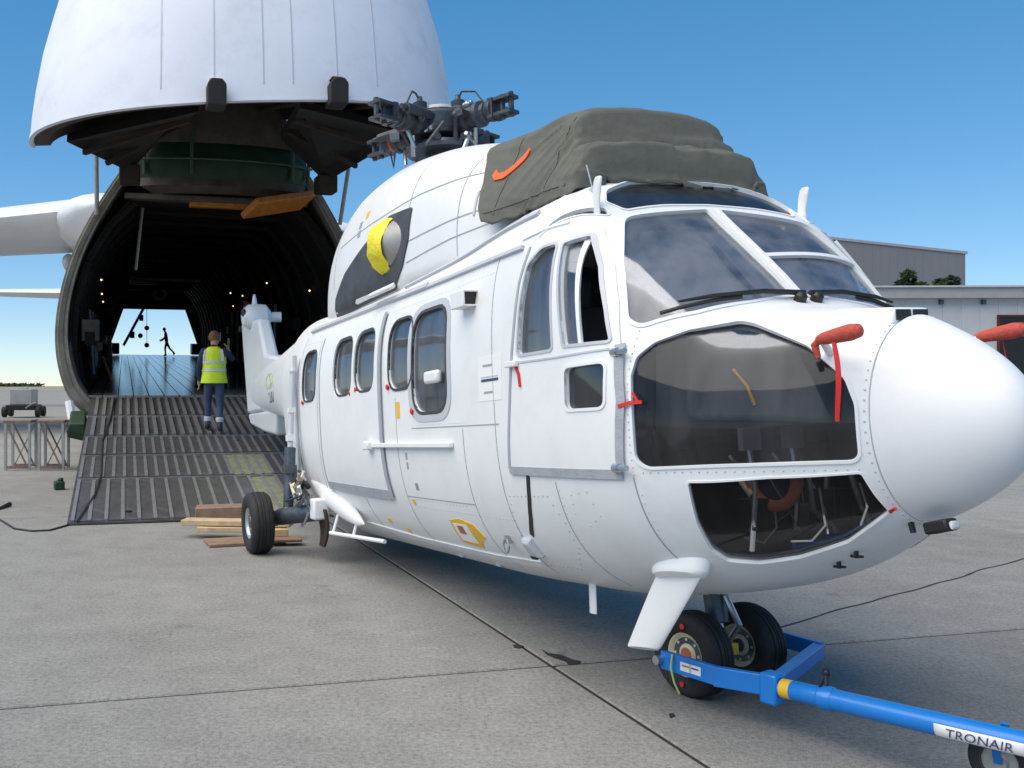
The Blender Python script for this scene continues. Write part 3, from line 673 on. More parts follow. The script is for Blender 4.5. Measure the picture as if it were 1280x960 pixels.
# large swept blade under the nose with its fairing pad
l, nn = SKIN.at(V((.545, -.635, .78)), V((0, -.42, -.9)).normalized(), .4)
pad = MB(); ax = V((0, -.42, -.9)).normalized()
def ell(c, a, b_, ux, uy, n=28): return [c+ux*(a*math.cos(2*math.pi*k/n))+uy*(b_*math.sin(2*math.pi*k/n)) for k in range(n)]
ux = V((1, .12, .12)).normalized(); uy = ax.cross(ux).normalized()
pad.loft([ell(l+ax*-.05, .17, .085, ux, uy), ell(l+ax*.015, .17, .085, ux, uy), ell(l+ax*.035, .155, .075, ux, uy), ell(l+ax*.045, .125, .055, ux, uy)]).build('fairing_pad', 'white2', heli)
bl = MB(); dn = V((-.72, -.06, -1)).normalized()
bl.loft([ell(l+ax*.03+dn*d, a, .026, ux, uy) for d, a in ((0, .150), (.12, .145), (.30, .132), (.48, .118), (.495, .108))]).build('swept_blade', 'white2', heli)
# step rail near the main gear
st = MB(); st.tube([(-4.0, -1.0, .60), (-3.0, -.84, .60)], .018, 8); st.tube([(-3.95, -.99, .60), (-3.95, -.92, .80)], .015, 8); st.tube([(-3.55, -.93, .60), (-3.55, -.88, .75)], .015, 8); st.build('step_rail', 'white2', heli)
# belly sponson bulge ahead of the wheel
sp = MB(); sp.loft([[V((x, -.89-.085*s*math.cos(a)*1.0, .84+zc+.11*s*math.sin(a))) for a in [2*math.pi*k/24 for k in range(24)]] for x, s, zc in ((-3.35, .05, -.12), (-3.5, .45, -.10), (-3.8, .85, -.03), (-4.15, 1, .05), (-4.5, .9, .12), (-4.8, .5, .2), (-5.0, .1, .25))]).build('sponson', 'white', heli, 50)
# hand rail line on lower edge
strip(SKIN, NS, [(-3.6, .70), (-2.4, .66), (-1.2, .66), (-.62, .68)], .04, 0, .010).build('chine_strip', 'white', heli)
# air intake with two mouths ahead of the windscreen
iv = MB(); iv.loft([[V((x, y_, z_)) for y_, z_ in ((-.145, zb), (.065, zb), (.055, zt), (-.135, zt))] for x, zb, zt in ((1.10, 1.93, 1.965), (1.37, 1.86, 1.935), (1.40, 1.86, 1.93))]).build('nose_intake', 'white2', heli, bevel=.008)
for y_ in (-.088, .008): MB().box((1.396, y_, 1.900), (.02, .078, .045)).build('intake_mouth', 'black', heli)
# centre rib on the windscreen of the port side, sun visor sheet inside
pb = to2([(.50, .03, 2.32), (.34, .72, 2.28)], V((.72, .30, .62))); strip(SKIN, V((.72, .30, .62)), pb, .03, -.01, .016).build('glazing_bar', 'white2', heli)
# wipers
for s in (1, -1):
    Nw = V((.72, -.30*s, .62)); P = [V((.79, -.02*s, 2.06)), V((.775, -.25*s, 2.09)), V((.735, -.50*s, 2.075)), V((.69, -.66*s, 2.06))]
    pts = []
    for p in P:
        l, nn = SKIN.at(p, Nw); pts.append(l+nn*.035)
    wb = MB(); wb.tube(pts, [.014, .012, .010, .006], 8); l, nn = SKIN.at(V((.80, -.05*s, 2.05)), V((0, 0, 1))); wb.lathe([(.03, -.01), (.03, .03), (.015, .045)], l, nn, 12)
    wb.build('wiper_arm', 'black', heli)
    pts = []
    for p in (V((.765, -.36*s, 2.075)), V((.735, -.5*s, 2.06)), V((.69, -.66*s, 2.03)), V((.655, -.74*s, 2.01))):
        l, nn = SKIN.at(p, Nw); pts.append(l+nn*.016)
    MB().tube(pts, .011, 6).build('wiper_blade', 'black', heli)
# roof mirrors / blade antennas at the eyebrow
for s in (1, -1):
    l, nn = SKIN.at(V((.10, -.66*s, 2.62)), V((0, -.6*s, .8)).normalized(), .6); b = MB()
    b.loft([[l+V((dx+wd*math.cos(a), .014*math.sin(a)-.01*s, dz)) for a in [2*math.pi*k/14 for k in range(14)]] for dx, dz, wd in ((.0, -.05, .03), (.0, .03, .03), (.015, .10, .036), (.03, .145, .034), (.034, .155, .02))]); b.build('roof_blade', 'white2', heli, 50)
b = MB(); l, nn = SKIN.at(V((-.03, -.62, 3)), V((0, 0, 1))); b.tube([l, l+V((-.02, -.02, .15))], .004, 6); b.box(l+V((.0, 0, .005)), (.035, .03, .02)); b.build('whip_aerial', 'framegrey', heli)

# ---- cockpit and cabin interior
fl = MB(); fl.box((-2.55, 0, .80), (4.9, 1.50, .05)); fl.build('cabin_floor', 'panelgrey', heli)
fl = MB(); fl.loft([[V((x, -wy, z)), V((x, wy, z)), V((x, wy, z+.03)), V((x, -wy, z+.03))] for x, wy, z in ((.2, .62, .86), (.75, .50, .87), (1.0, .38, .95), (1.15, .28, 1.02))]); fl.build('cockpit_floor', 'inner', heli)
MB().loft([sect(x, body_at(-.7), 48, .05) for x in (-.745, -.695)]).build('cockpit_bulkhead', 'inner', heli)
ip = MB(); ip.loft([[V((x, y_, z_)) for y_, z_ in ((-.62, zb), (.62, zb), (.58, zt), (-.58, zt))] for x, zb, zt in ((.38, 1.45, 1.90), (.50, 1.35, 1.92), (.64, 1.42, 1.90))]).build('instrument_panel', 'panelgrey', heli, bevel=.02)
MB().box((.25, 0, 1.25), (.5, .30, .7)).build('centre_console', 'inner', heli, bevel=.02)
MB().box((-.22, 0, 2.66), (.5, .5, .10)).build('overhead_panel', 'panelgrey', heli, bevel=.02)
for s in (1, -1):
    b = MB(); b.box((-.28, -.46*s, 1.38), (.50, .48, .14)); b.box((-.52, -.46*s, 1.78), (.14, .48, .85), 0, Matrix.Rotation(-.14, 3, 'Y')); b.box((-.57, -.46*s, 2.28), (.10, .26, .2)); b.box((-.30, -.46*s, 1.15), (.35, .40, .40)); b.build('pilot_seat', 'seat', heli, bevel=.04)
    b = MB(); b.tube([(.15, -.46*s, .95), (.20, -.46*s, 1.25), (.12, -.46*s, 1.42), (.14, -.46*s, 1.55)], .018, 8); b.build('cyclic_stick', 'darkmetal', heli)
    for dy in (-.12, .12):
        y_ = (-.42+dy)*s; b = MB(); b.tube([(.93, y_, .9), (.98, y_, 1.18), (.95, y_, 1.38)], .012, 6); b.box((.96, y_, 1.40), (.03, .10, .10)); b.tube([(.95, y_, 1.2), (.93, y_-.09, 1.33)], .008, 6); b.build('rudder_pedal', 'steel', heli)
b = MB(); pts = [V((.975+.145*math.cos(a), -.44, 1.22+.125*math.sin(a))) for a in [math.pi*(.95+k*.11) for k in range(11)]]; b.tube(pts, .026, 10); b.build('air_hose', 'hosered', heli)
MB().tube([(.76, -.44, 1.27), (.80, -.44, 1.20), (.86, -.44, 1.14)], .029, 10).build('hose_cuff', 'cream', heli)
for pts in ([(.95, -.42, 1.12), (.97, -.43, 1.0), (.93, -.47, .93), (.84, -.50, .95)], [(1.16, -.36, 1.18), (1.18, -.36, 1.02), (1.12, -.38, .95), (1.02, -.40, .94)], [(1.28, -.26, 1.2), (1.31, -.26, 1.1), (1.27, -.26, 1.02)]):
    MB().tube(pts, .005, 6).build('cable', 'galv', heli)
for k in range(9):
    rg_ = random.Random(30+k); x0, y0 = rg_.uniform(.82, 1.25), -rg_.uniform(.1, .45); MB().tube([(x0, y0, 1.22), (x0+rg_.uniform(-.06, .06), y0+rg_.uniform(-.05, .05), 1.08), (x0+rg_.uniform(-.15, .15), y0+rg_.uniform(-.1, .1), .98)], rg_.choice((.004, .006, .012)), 6).build('cable', rg_.choice(('black', 'panelgrey', 'galv', 'framegrey')), heli)
for x0, y0, z0, m in ((1.12, -.25, 1.10, 'black'), (.95, -.2, 1.02, 'panelgrey'), (1.2, -.05, 1.15, 'black'), (.9, -.5, 1.06, 'black')): MB().box((x0, y0, z0), (.12, .10, .14)).build('avionics_box', m, heli, bevel=.006)
MB().tube([(.86, -.52, 1.72), (.92, -.50, 1.64), (.94, -.48, 1.55)], .008, 6).build('cable', 'decal_yellow', heli)
MB().tube([(.95, -.33, .90), (1.12, -.22, .955), (1.3, -.15, 1.05)], .008, 6).build('cable', 'blue', heli)
for k, x in enumerate((-1.5, -2.4, -3.3, -4.2)):
    for s in (1, -1):
        b = MB(); b.box((x, -.62*s, 1.20), (.46, .44, .10)); b.box((x-.24, -.62*s, 1.55), (.09, .44, .75)); b.tube([(x, -.62*s, .83), (x, -.62*s, 1.18)], .03, 8); b.build('cabin_seat', 'seat', heli, bevel=.03)

# grey dust sheets hung behind the windscreens and over the instrument panel
def sheet(P00, P10, P01, P11, name, amp, seed, nx=24, nz=14, m='sheet'):
    b = MB(); vs = []
    nrm = (V(P10)-V(P00)).cross(V(P01)-V(P00)).normalized()
    for i in range(nx+1):
        for k in range(nz+1):
            u, v_ = i/nx, k/nz; q = V(P00).lerp(V(P10), u).lerp(V(P01).lerp(V(P11), u), v_); q += nrm*amp*(noise.noise(V((u*7+v_*2.2, v_*.9, seed)))+.5*noise.noise(V((u*16+v_*4, v_*1.5, seed+4)))); vs.append(q)
    W = nz+1; b.add(vs, [(i*W+k, i*W+k+1, (i+1)*W+k+1, (i+1)*W+k) for i in range(nx) for k in range(nz)]); ob = b.build(name, m, heli, 60); so_ = ob.modifiers.new('t', 'SOLIDIFY'); so_.thickness = .003; return ob
for s in (1, -1):
    sheet((.02, -.02*s, 2.58), (.05, -.60*s, 2.50), (.56, -.03*s, 2.02), (.36, -.78*s, 1.96), 'dust_sheet', .03, 2+s)
    sheet((.66, -.60*s, 1.86), (1.02, -.34*s, 1.88), (.70, -.66*s, 1.50), (1.20, -.30*s, 1.46), 'dust_sheet', .04, 7+s, m='panelgrey')

# ---- upper cowling
COWL = [(-.35, .46, 2.45, 2.90, 2.62, 2.6, 2.0), (-.9, .58, 2.45, 3.18, 2.66, 2.6, 2.0), (-1.3, .68, 2.45, 3.40, 2.67, 2.6, 2.0), (-1.7, .76, 2.45, 3.58, 2.68, 2.8, 2.0), (-2.6, .80, 2.45, 3.80, 2.70, 2.7, 2.0), (-3.4, .80, 2.45, 3.90, 2.70, 2.6, 2.0), (-4.0, .78, 2.45, 3.91, 2.70, 2.5, 2.0),
        (-4.6, .72, 2.45, 3.80, 2.70, 2.4, 2.0), (-5.0, .62, 2.5, 3.62, 2.70, 2.3, 2.0), (-5.3, .47, 2.5, 3.36, 2.72, 2.2, 2.0), (-5.45, .30, 2.55, 3.10, 2.75, 2.1, 2.0), (-5.5, .12, 2.6, 2.9, 2.76, 2, 2)]
cat_ = pchip(COWL); cx_ = [-.35-k*.1 for k in range(50)]+[-5.3, -5.38, -5.45, -5.5]
cx_ = sorted(set(round(v, 3) for v in cx_ if v >= -5.5), reverse=True)
cw = MB().loft([sect(x, cat_(x), 72) for x in cx_]); cw.build('engine_cowling', 'white', heli, 40); CSK = Skin(cw)
def cseam(pts, wd=.008, m='seamgrey', th=.003, nm='cowling_seam'): return strip(CSK, NS, pts, wd, 0, th).build(nm, m, heli)
cseam([(-1.2, 2.86), (-2.35, 2.80)]); cseam([(-1.0, 2.98), (-2.3, 2.96)], .008); cseam([(-1.55, 2.7), (-1.55, 3.4)], .006); cseam([(-2.35, 3.2), (-2.35, 3.6)], .006); cseam([(-1.2, 3.25), (-2.2, 3.30), (-3.2, 3.30), (-4.2, 3.28)], .007); cseam([(-4.35, 2.9), (-4.35, 3.6)], .007)
strip(SKIN, V((0, -.35, .94)), to2([(-.3, -.80, 2.7), (-1.4, -.80, 2.7), (-2.4, -.80, 2.66)], V((0, -.35, .94))), .025, 0, .02).build('deck_rail', 'framegrey', heli)
patch(CSK, NS, [(-1.18, 3.24), (-1.10, 3.26), (-1.10, 3.34), (-1.18, 3.32)], thick=.004).build('vent_grille', 'seamgrey', heli)
cseam([(-1.38, 2.95), (-1.38, 3.12)], .02, 'framegrey', .008, 'cowl_latch')
for x, z, m in ((-3.4, 3.42, 'decal_yellow'), (-3.55, 3.36, 'seamgrey'), (-3.55, 3.28, 'seamgrey')): patch(CSK, NS, [(x-.04, z-.03), (x+.04, z-.03), (x+.04, z+.03), (x-.04, z+.03)], thick=.003).build('placard', m, heli)
# exhaust with its dark heat shield
patch(CSK, NS, rnd([(-2.28, 3.22), (-2.30, 2.97), (-2.42, 2.78), (-2.62, 2.64), (-4.35, 2.62), (-4.25, 2.80), (-3.9, 2.98), (-3.3, 3.14), (-2.75, 3.26)], .03), thick=.012, back=.01, res=.08).build('heat_shield', 'soot', heli)
for s in (1, -1):
    axd = V((-.93, -.36*s, .05)).normalized(); c0 = V((-2.34, -.53*s, 2.985))
    e_ = MB(); e_.lathe([(.01, -.10), (.09, -.085), (.155, -.05), (.195, .0), (.213, .08), (.219, .15), (.225, .34), (.232, .46), (.232, .48), (.215, .48), (.205, .3)], c0, axd, 32); e_.build('exhaust_pipe', 'exhaust', heli, 40)
# small deck fittings
for x in (-2.05, -1.45): MB().box(SKIN.at(V((x, -.86, 0)), V((0, -.5, .86)))[0]+V((0, -.01, .02)), (.07, .05, .05)).build('deck_fitting', 'framegrey', heli, bevel=.01)
MB().loft([[V((x, -.90+y_, 2.60+z_)) for y_, z_ in ((0, 0), (-.05, .0), (-.04, .03), (0, .05))] for x in (-2.35, -2.85)]).build('deck_step', 'white2', heli, bevel=.01)

# ---- tail boom, pylon, stabiliser stub
TB = [(-6.75, .67, 1.03, 2.86, 1.82, 2.5, 2.2), (-7.5, .50, 1.40, 2.82, 1.95, 2.4, 2.2), (-8.5, .36, 1.68, 2.74, 2.12, 2.3, 2.2), (-9.4, .27, 1.80, 2.66, 2.2, 2.2, 2.2), (-10.2, .20, 1.86, 2.60, 2.22, 2.2, 2.2), (-11.1, .13, 1.95, 2.5, 2.2, 2, 2)]
tb_ = pchip(TB); tbm = MB().loft([sect(-6.75-k*.145, tb_(-6.75-k*.145), 56) for k in range(31)]); tbm.build('tail_boom', 'white', heli, 40); TSK = Skin(tbm)
def slabfin(P, yc, t0, t1, zlo, zhi, name, m, parent=heli, bevel=.03):
    b = MB(); k = len(P); vs = []
    for s in (-1, 1):
        for x, z in P: vs.append(V((x, yc+s*(t0+(t1-t0)*(z-zlo)/(zhi-zlo)), z)))
    b.add(vs, [tuple(range(k)), tuple(range(k, 2*k))[::-1]]+[(i, k+i, k+(i+1) % k, (i+1) % k) for i in range(k)]); return b.build(name, m, parent, 40, bevel)
slabfin([(-9.05, 2.66), (-10.0, 2.78), (-10.42, 3.40), (-11.72, 3.48), (-11.28, 1.90), (-9.2, 1.92)], 0, .145, .10, 1.9, 3.5, 'tail_pylon', 'white', bevel=.05)
slabfin([(-9.35, 1.90), (-11.27, 1.90), (-11.20, 1.72), (-10.3, 1.58), (-9.55, 1.52)], 0, .14, .09, 1.9, 1.5, 'ventral_fin', 'white', bevel=.04)
b = MB(); b.lathe([(.0, -.24), (.12, -.235), (.205, -.16), (.215, .0), (.205, .12), (.13, .22), (.0, .24)], (-11.0, 0, 3.50), (0, -1, 0), 28); b.build('tail_gearbox', 'white2', heli)
MB().lathe([(.0, 0), (.065, 0), (.065, .02), (.0, .02)], (-10.92, -.215, 3.56), (.25, -1, 0), 16).build('hub_opening', 'black', heli)
MB().tube([(-11.0, .10, 3.50), (-10.95, .42, 3.49)], .085, 16).build('stabiliser_stub', 'white2', heli)
MB().tube([(-11.05, 0, 3.70), (-11.05, 0, 3.88)], [.05, .02], 10).build('beacon', 'white2', heli)
for t_, m, z, sz, o_ in (('CSA', 'lime', 2.30, .34, 0), ('LUU', 'ink', 2.06, .22, .1)):
    def mp(u, v_, z=z, o_=o_):
        x = -8.95+o_+u*1.35; l, nn = TSK.at(V((x, 0, z+v_)), NS); l2 = V((x, -.148, z+v_)); p = l if l.y < l2.y else l2; return p+V((0, -.004, 0))
    text_mb(t_, sz, mp).build('tail_lettering', m, heli, 0)

# ---- rotor head
mast = MB(); mc = V((-3.38, 0, 0)); mast.lathe([(.20, 3.80), (.17, 3.88), (.125, 3.92), (.125, 4.14), (.19, 4.16), (.20, 4.2)], mc, (0, 0, 1), 28); mast.build('rotor_mast', 'hubmetal', heli)
hub = MB(); hub.lathe([(.02, 4.12), (.27, 4.13), (.30, 4.17), (.30, 4.30), (.26, 4.34), (.14, 4.36), (.12, 4.39), (.02, 4.40)], mc, (0, 0, 1), 24); hubo = hub.build('rotor_hub', 'hubmetal', heli)
MB().lathe([(.0, 4.365), (.21, 4.365), (.20, 4.395), (.0, 4.41)], mc, (0, 0, 1), 20).build('hub_cap', 'framegrey', hubo)
sw = MB(); sw.lathe([(.13, 4.00), (.30, 4.00), (.32, 4.03), (.30, 4.06), (.13, 4.06)], mc, (0, 0, 1), 24, 0, True); sw.build('swash_plate', 'darkmetal', heli)
for k in range(4):
    a = R(26+90*k); d = V((math.cos(a), math.sin(a), 0)); u = V((-d.y, d.x, 0)); c0 = mc+V((0, 0, 4.235))
    ar = MB(); ar.lathe([(.10, .20), (.125, .26), (.125, .34), (.095, .36), (.095, .44), (.115, .46), (.115, .50), (.085, .52), (.08, .56), (.10, .60), (.10, .64)], c0, d, 18)
    for s in (-1, 1):
        ar.box(c0+d*.73+V((0, 0, s*.066)), (.22, .14, .028), 0, Matrix.Rotation(a, 3, 'Z'))
    ar.box(c0+d*.64, (.05, .16, .17), 0, Matrix.Rotation(a, 3, 'Z'))
    for t_ in (.72, .81):
        ar.tube([c0+d*t_+V((0, 0, -.105)), c0+d*t_+V((0, 0, .105))], .024, 10)
    arm = ar.build('rotor_arm', 'hubmetal', heli)
    MB().lathe([(.03, .525), (.088, .53), (.088, .56), (.03, .565)], c0, d, 16).build('arm_band', 'redcover' if k == 2 else 'hubmetal', arm)
    dp = MB(); dp.tube([c0+u*.13+d*.18+V((0, 0, .03)), c0+u*.15+d*.60+V((0, 0, .03))], .042, 10); dp.tube([c0+u*.15+d*.40+V((0, 0, .03)), c0+u*.15+d*.66+V((0, 0, .03))], .022, 8); dp.ball(c0+u*.13+d*.17+V((0, 0, .03)), .038, 1); dp.build('lag_damper', ['hubmetal', 'cream'], heli)
    ln = MB(); q = c0-u*.17+d*.34; ln.tube([q+V((0, 0, .0)), mc+d*.27-u*.10+V((0, 0, 4.03))], .020, 8); ln.ball(q, .036); ln.box(q+d*.04+u*.05, (.10, .14, .05), 0, Matrix.Rotation(a, 3, 'Z')); ln.build('pitch_link', 'hubmetal', heli)
    cn = MB(); p = c0+d*.24+V((0, 0, .08)); cn.lathe([(.075, 0), (.08, .03), (.06, .05), (.065, .10), (.03, .12), (.02, .16)], p, (0, 0, 1), 14); cn.tube([p+V((0, 0, .12)), p+V((0, 0, .18))+d*.05, p+V((0, 0, .16))+d*.16+u*.05, p+V((0, 0, .03))+d*.25+u*.06], .010, 6); cn.build('hub_damper_cap', 'hubmetal', heli)
    ch = MB(); ch.tube([c0+d*.36-V((0, 0, .13)), c0+d*.30-V((0, 0, .30))-u*.05], .022, 8, 1); ch.tube([c0+d*.42-V((0, 0, .10)), c0+d*.38-V((0, 0, .26))+u*.04], .018, 8, 1); ch.build('droop_stop', ['hubmetal', 'steel'], heli)

rg_ = random.Random(77)
for k in range(26):
    a = rg_.uniform(0, 6.283); rr_ = rg_.uniform(.20, .46); z0 = rg_.choice((4.08, 4.14, 4.22, 4.30, 4.34)); q = mc+V((math.cos(a)*rr_, math.sin(a)*rr_, z0)); b = MB()
    if k % 3 == 0: b.lathe([(.035, 0), (.035, .05), (.02, .055), (.02, .09)], q, (math.cos(a), math.sin(a), rg_.uniform(-.4, .6)), 10)
    elif k % 3 == 1: b.tube([q, q+V((rg_.uniform(-.1, .1), rg_.uniform(-.1, .1), rg_.uniform(-.14, .12))), q+V((rg_.uniform(-.16, .16), rg_.uniform(-.16, .16), rg_.uniform(-.2, .04)))], rg_.choice((.008, .012, .018)), 7)
    else: b.box(q, (rg_.uniform(.05, .11), .05, rg_.uniform(.05, .10)), 0, Matrix.Rotation(a, 3, 'Z'))
    b.build('hub_fitting', rg_.choice(('hubmetal', 'hubmetal', 'darkmetal', 'steel')), heli, bevel=.004)
b = MB()
for k in range(64):
    a = 2*math.pi*k/64; b.lathe([(.005, 0), (.005, .003), (.002, .004)], (1.388, .326*math.cos(a), 1.46+.447*math.sin(a)), (0.25, math.cos(a), math.sin(a)), 6)
tag(b.build('radome_screws', 'framegrey', heli), kind='stuff')

# ---- landing gear
WI = HI.to_3x3()
def Lw(p): return HI @ V(p)
def wheel(parent, c, ax, r, wd, name, rim, hubm='darkmetal'):
    """c and axis in the helicopter frame"""
    w_ = bpy.data.objects.new(name, None); COL.objects.link(w_); w_.parent = parent; w_.location = c
    h = wd/2; t = MB(); rr = r*.50
    prof = [(rr, -h*.72), (rr*1.12, -h*.9), (r*.78, -h), (r*.90, -h*.93), (r*.965, -h*.74), (r*.985, -h*.60), (r*.985, -h*.50), (r*.965, -h*.49), (r*.965, -h*.42), (r*.995, -h*.41), (r, -h*.15), (r*.975, -h*.14), (r*.975, -h*.07), (r, -h*.06)]
    prof = prof+[(a, -b) for a, b in prof[::-1]]
    t.lathe(prof, (0, 0, 0), ax, 44, 0, True); t.build('tyre', 'rubber', w_, 40)
    q = MB(); q.lathe([(rr*1.02, -h*.80), (rr*.98, -h*.78), (rr*.86, -h*.55), (rr*.55, -h*.45), (rr*.45, -h*.62), (rr*.25, -h*.70), (rr*.0, -h*.70)], (0, 0, 0), ax, 28, 0, False, False)
    q.lathe([(rr*.0, h*.70), (rr*.25, h*.70), (rr*.45, h*.62), (rr*.55, h*.45), (rr*.86, h*.55), (rr*.98, h*.78), (rr*1.02, h*.80)], (0, 0, 0), ax, 28, 0, False, False)
    u, v_, d = frame_from(ax)
    for s2 in (-1, 1):
        for k in range(8):
            a = k*math.pi/4; q.tube([(u*math.cos(a)+v_*math.sin(a))*rr*.70+d*s2*h*.45, (u*math.cos(a)+v_*math.sin(a))*rr*.70+d*s2*h*.62], rr*.07, 6)
    q.build('rim', rim, w_, 40)
    for s2 in (-1, 1): hc = MB(); hc.lathe([(.0, h*.71*s2), (rr*.30, h*.71*s2), (rr*.34, h*.66*s2), (rr*.34, h*.5*s2)], (0, 0, 0), ax, 16, 0, False, False); hc.lathe([(rr*.40, h*.52*s2), (rr*.80, h*.585*s2), (rr*.80, h*.57*s2), (rr*.40, h*.50*s2)], (0, 0, 0), ax, 24, 1, True); hc.build('hub_cap', [hubm, 'darkmetal'], w_, 40)
    return w_
ngw = V((1.99, 5.265, 0)); axw = V((math.cos(R(28)), math.sin(R(28)), 0)); axl = WI @ axw
for s in (-1, 1):
    wl = wheel(heli, Lw(ngw+axw*s*.205+V((0, 0, .228))), axl, .23, .165, 'nose_wheel', 'rimtan', 'hosered')
    for z in (.155, -.155):
        p = WI @ (-axw*.085*1.0+V((0, 0, z))+V((.02, -.03, 0))*0); MB().lathe([(.0, 0), (.016, 0), (.016, .004), (0, .004)], p, -axl, 8).build('wheel_mark', 'red', wl)
ax0 = Lw(ngw+V((0, 0, .228)))
sg = MB(); sg.tube([Lw(ngw-axw*.19+V((0, 0, .228))), Lw(ngw+axw*.19+V((0, 0, .228)))], .035, 12); sg.build('nose_axle', 'darkmetal', heli)
sg = MB(); top = V((-.02, 0, .62)); sg.tube([ax0+V((.02, 0, 0)), ax0+V((.0, 0, .16))], .03, 12, 1); sg.tube([ax0+V((0, 0, .14)), top], .062, 16); sg.box(top+V((0, 0, -.04)), (.20, .22, .07)); sg.box(top+V((.02, -.08, .0)), (.06, .05, .10)); sg.build('nose_strut', ['darkmetal', 'steel'], heli, bevel=.006)
fwd = WI @ V((axw.y, -axw.x, 0)); b = MB(); b.tube([ax0+fwd*.06+V((0, 0, .30)), ax0+fwd*.14+V((0, 0, .16)), ax0+fwd*.06+V((0, 0, .05))], .018, 8, 0); b.box(ax0+fwd*.08+V((0, 0, .02)), (.05, .05, .06), 1); b.build('torque_link', ['steel', 'decal_yellow'], heli)
MB().box((-.06, 0, .585), (.62, .46, .02)).build('gear_bay', 'black', heli)
for s in (1, -1):
    yw = V((-.945, -.326, 0)) if s == 1 else V((.945, .326, 0))        # world outboard direction
    cw_ = Lw(V((2.0, 5.27, 0))+V((-.326, .945, 0))*5.05+yw*1.46+V((0, 0, .305)))
    wheel(heli, cw_, (0, 1, 0), .308, .235, 'main_wheel', 'rim')
    ya = -1.0*s; a = MB()
    a.tube([cw_+V((.0, .12*s, .02)), cw_+V((.10, .22*s, .05)), V((-4.36, ya*.96, .77))], [.06, .085, .085], 16); a.tube([cw_, cw_+V((0, .2*s, 0))], .05, 12); a.build('trailing_arm', 'darkmetal', heli)
    a = MB(); a.box(V((-4.32, ya*1.0, .80)), (.16, .16, .20)); a.build('pivot_block', 'white2', heli, bevel=.02)
    a = MB(); p0 = cw_+V((.18, .27*s, .10)); p1 = V((-5.02, -1.02*s, 2.16)); dd = p1-p0
    a.tube([p0, p0+dd*.30], .050, 14); a.tube([p0+dd*.26, p0+dd*.45], .058, 14); a.tube([p0+dd*.42, p1], .028, 12, 1); a.ball(p0, .065); a.box(p0+dd*.30, (.14, .12, .08)); a.ball(p1, .035, 1); a.box(p0+dd*.52, (.08, .08, .06), 2); a.box(p0+dd*.72, (.07, .07, .05), 2); a.build('shock_strut', ['darkmetal', 'framegrey', 'white2'], heli)
    a = MB(); rg = random.Random(4)
    for k in range(16):
        q = p0+V((rg.uniform(.0, .55), rg.uniform(0, .16)*s, rg.uniform(.0, .42))); a.tube([q, q+V((rg.uniform(-.12, .12), rg.uniform(-.05, .05), rg.uniform(-.16, .1))), q+V((rg.uniform(-.15, .15), .05*s, rg.uniform(-.2, .05)))], rg.choice((.012, .02, .03)), 7, rg.choice((0, 0, 1, 2)))
    a.build('gear_linkage', ['darkmetal', 'steel', 'cream'], heli)
    d_ = MB(); ring = []
    for k in range(9):
        t = k/8; z = .80-.36*t; x = -4.36+.05*math.sin(t*3); wv = .17*(1-.55*t); ring.append([V((x+wv*sx, ya*.98+.02*math.sin(t*3)*s-.012*s*sy, z)) for sx, sy in ((-1, -1), (1, -1), (1, 1), (-1, 1))])
    d_.loft(ring).build('gear_door', 'brown', heli, bevel=.004)
    sh = MB(); sh.box((-5.05, -.985*s, 1.45), (.07, .03, 1.75)); sh.build('strut_channel', 'framegrey', heli)

# pitot tubes under red covers (the covers are things of their own)
for s in (1, -1):
    l, nn = SKIN.at(V((1.27, -.36*s, 1.76)), V((.25, -.9*s, .35)).normalized(), .5); tip = V((1.315, -.452*s, 1.808))
    b = MB(); b.tube([l-nn*.02, l+(tip-l)*.6, tip, tip+V((.12, -.005*s, .01))], [.020, .015, .013, .010], 10); b.build('pitot_tube', 'white2', heli)
    c_ = MB(); dirn = V((1, -.02*s, .07)).normalized()
    p0 = tip+V((-.012, 0, 0)); c_.tube([p0, p0+dirn*.03, p0+dirn*.09, p0+dirn*.17, p0+dirn*.21, p0+dirn*.222], [.018, .026, .031, .035, .028, .010], 16); c_.tube([p0+dirn*.015, p0+V((-.022, 0, -.02)), p0+V((-.012, .005*s, -.075))], [.017, .017, .011], 8)
    q = p0+dirn*.10+V((0, -.015*s, -.026)); tl = MB()
    ribbon = [[q+V((.012*math.sin(t*13), -.003*s, -t))+V((wx*.0055*(1+.4*math.sin(t*11)), wx*.006*s, 0)) for wx in (-1, 1)] for t in [k*.027 for k in range(13)]]
    rb = MB().loft([[a0, b0, b0+V((0, -.002*s, 0)), a0+V((0, -.002*s, 0))] for a0, b0 in ribbon])
    o = len(c_.v); c_.add(rb.v, rb.f, 1)
    thing('pitot_cover', c_, ['redcover', 'red'], HM, label='red fabric pitot cover with hanging ribbon on the near side of the nose' if s == 1 else 'red fabric pitot cover on the far side of the nose, at the right edge', cat='cover', group='red covers over the pitot tubes')
# red remove-before-flight tags: at the door hinge, door handle and chin
def redtag(P, wd, lab, N=NS):
    b = strip(SKIN, N, P, wd, .014, .006, .03); return thing('warning_tag', b, 'red', HM, label=lab, cat='tag', group='small red warning tags on the fuselage')
redtag([(.565, 1.575), (.62, 1.588), (.675, 1.588)], .016, 'red tag strip across the cockpit door front edge')
redtag([(.635, 1.635), (.65, 1.605), (.66, 1.585)], .010, 'thin red tag on the corner of the nose side glass')
redtag([(-.30, 1.85), (-.26, 1.79), (-.25, 1.72)], .018, 'red looped tag hanging from the cockpit door handle')
b = MB(); b.tube([(1.385, -.215, 1.08), (1.40, -.235, 1.085), (1.44, -.25, 1.10)], .007, 8); thing('warning_tag', b, 'red', HM, label='tiny red tag pin beside the chin glass below the radome', cat='tag', group='small red warning tags on the fuselage')

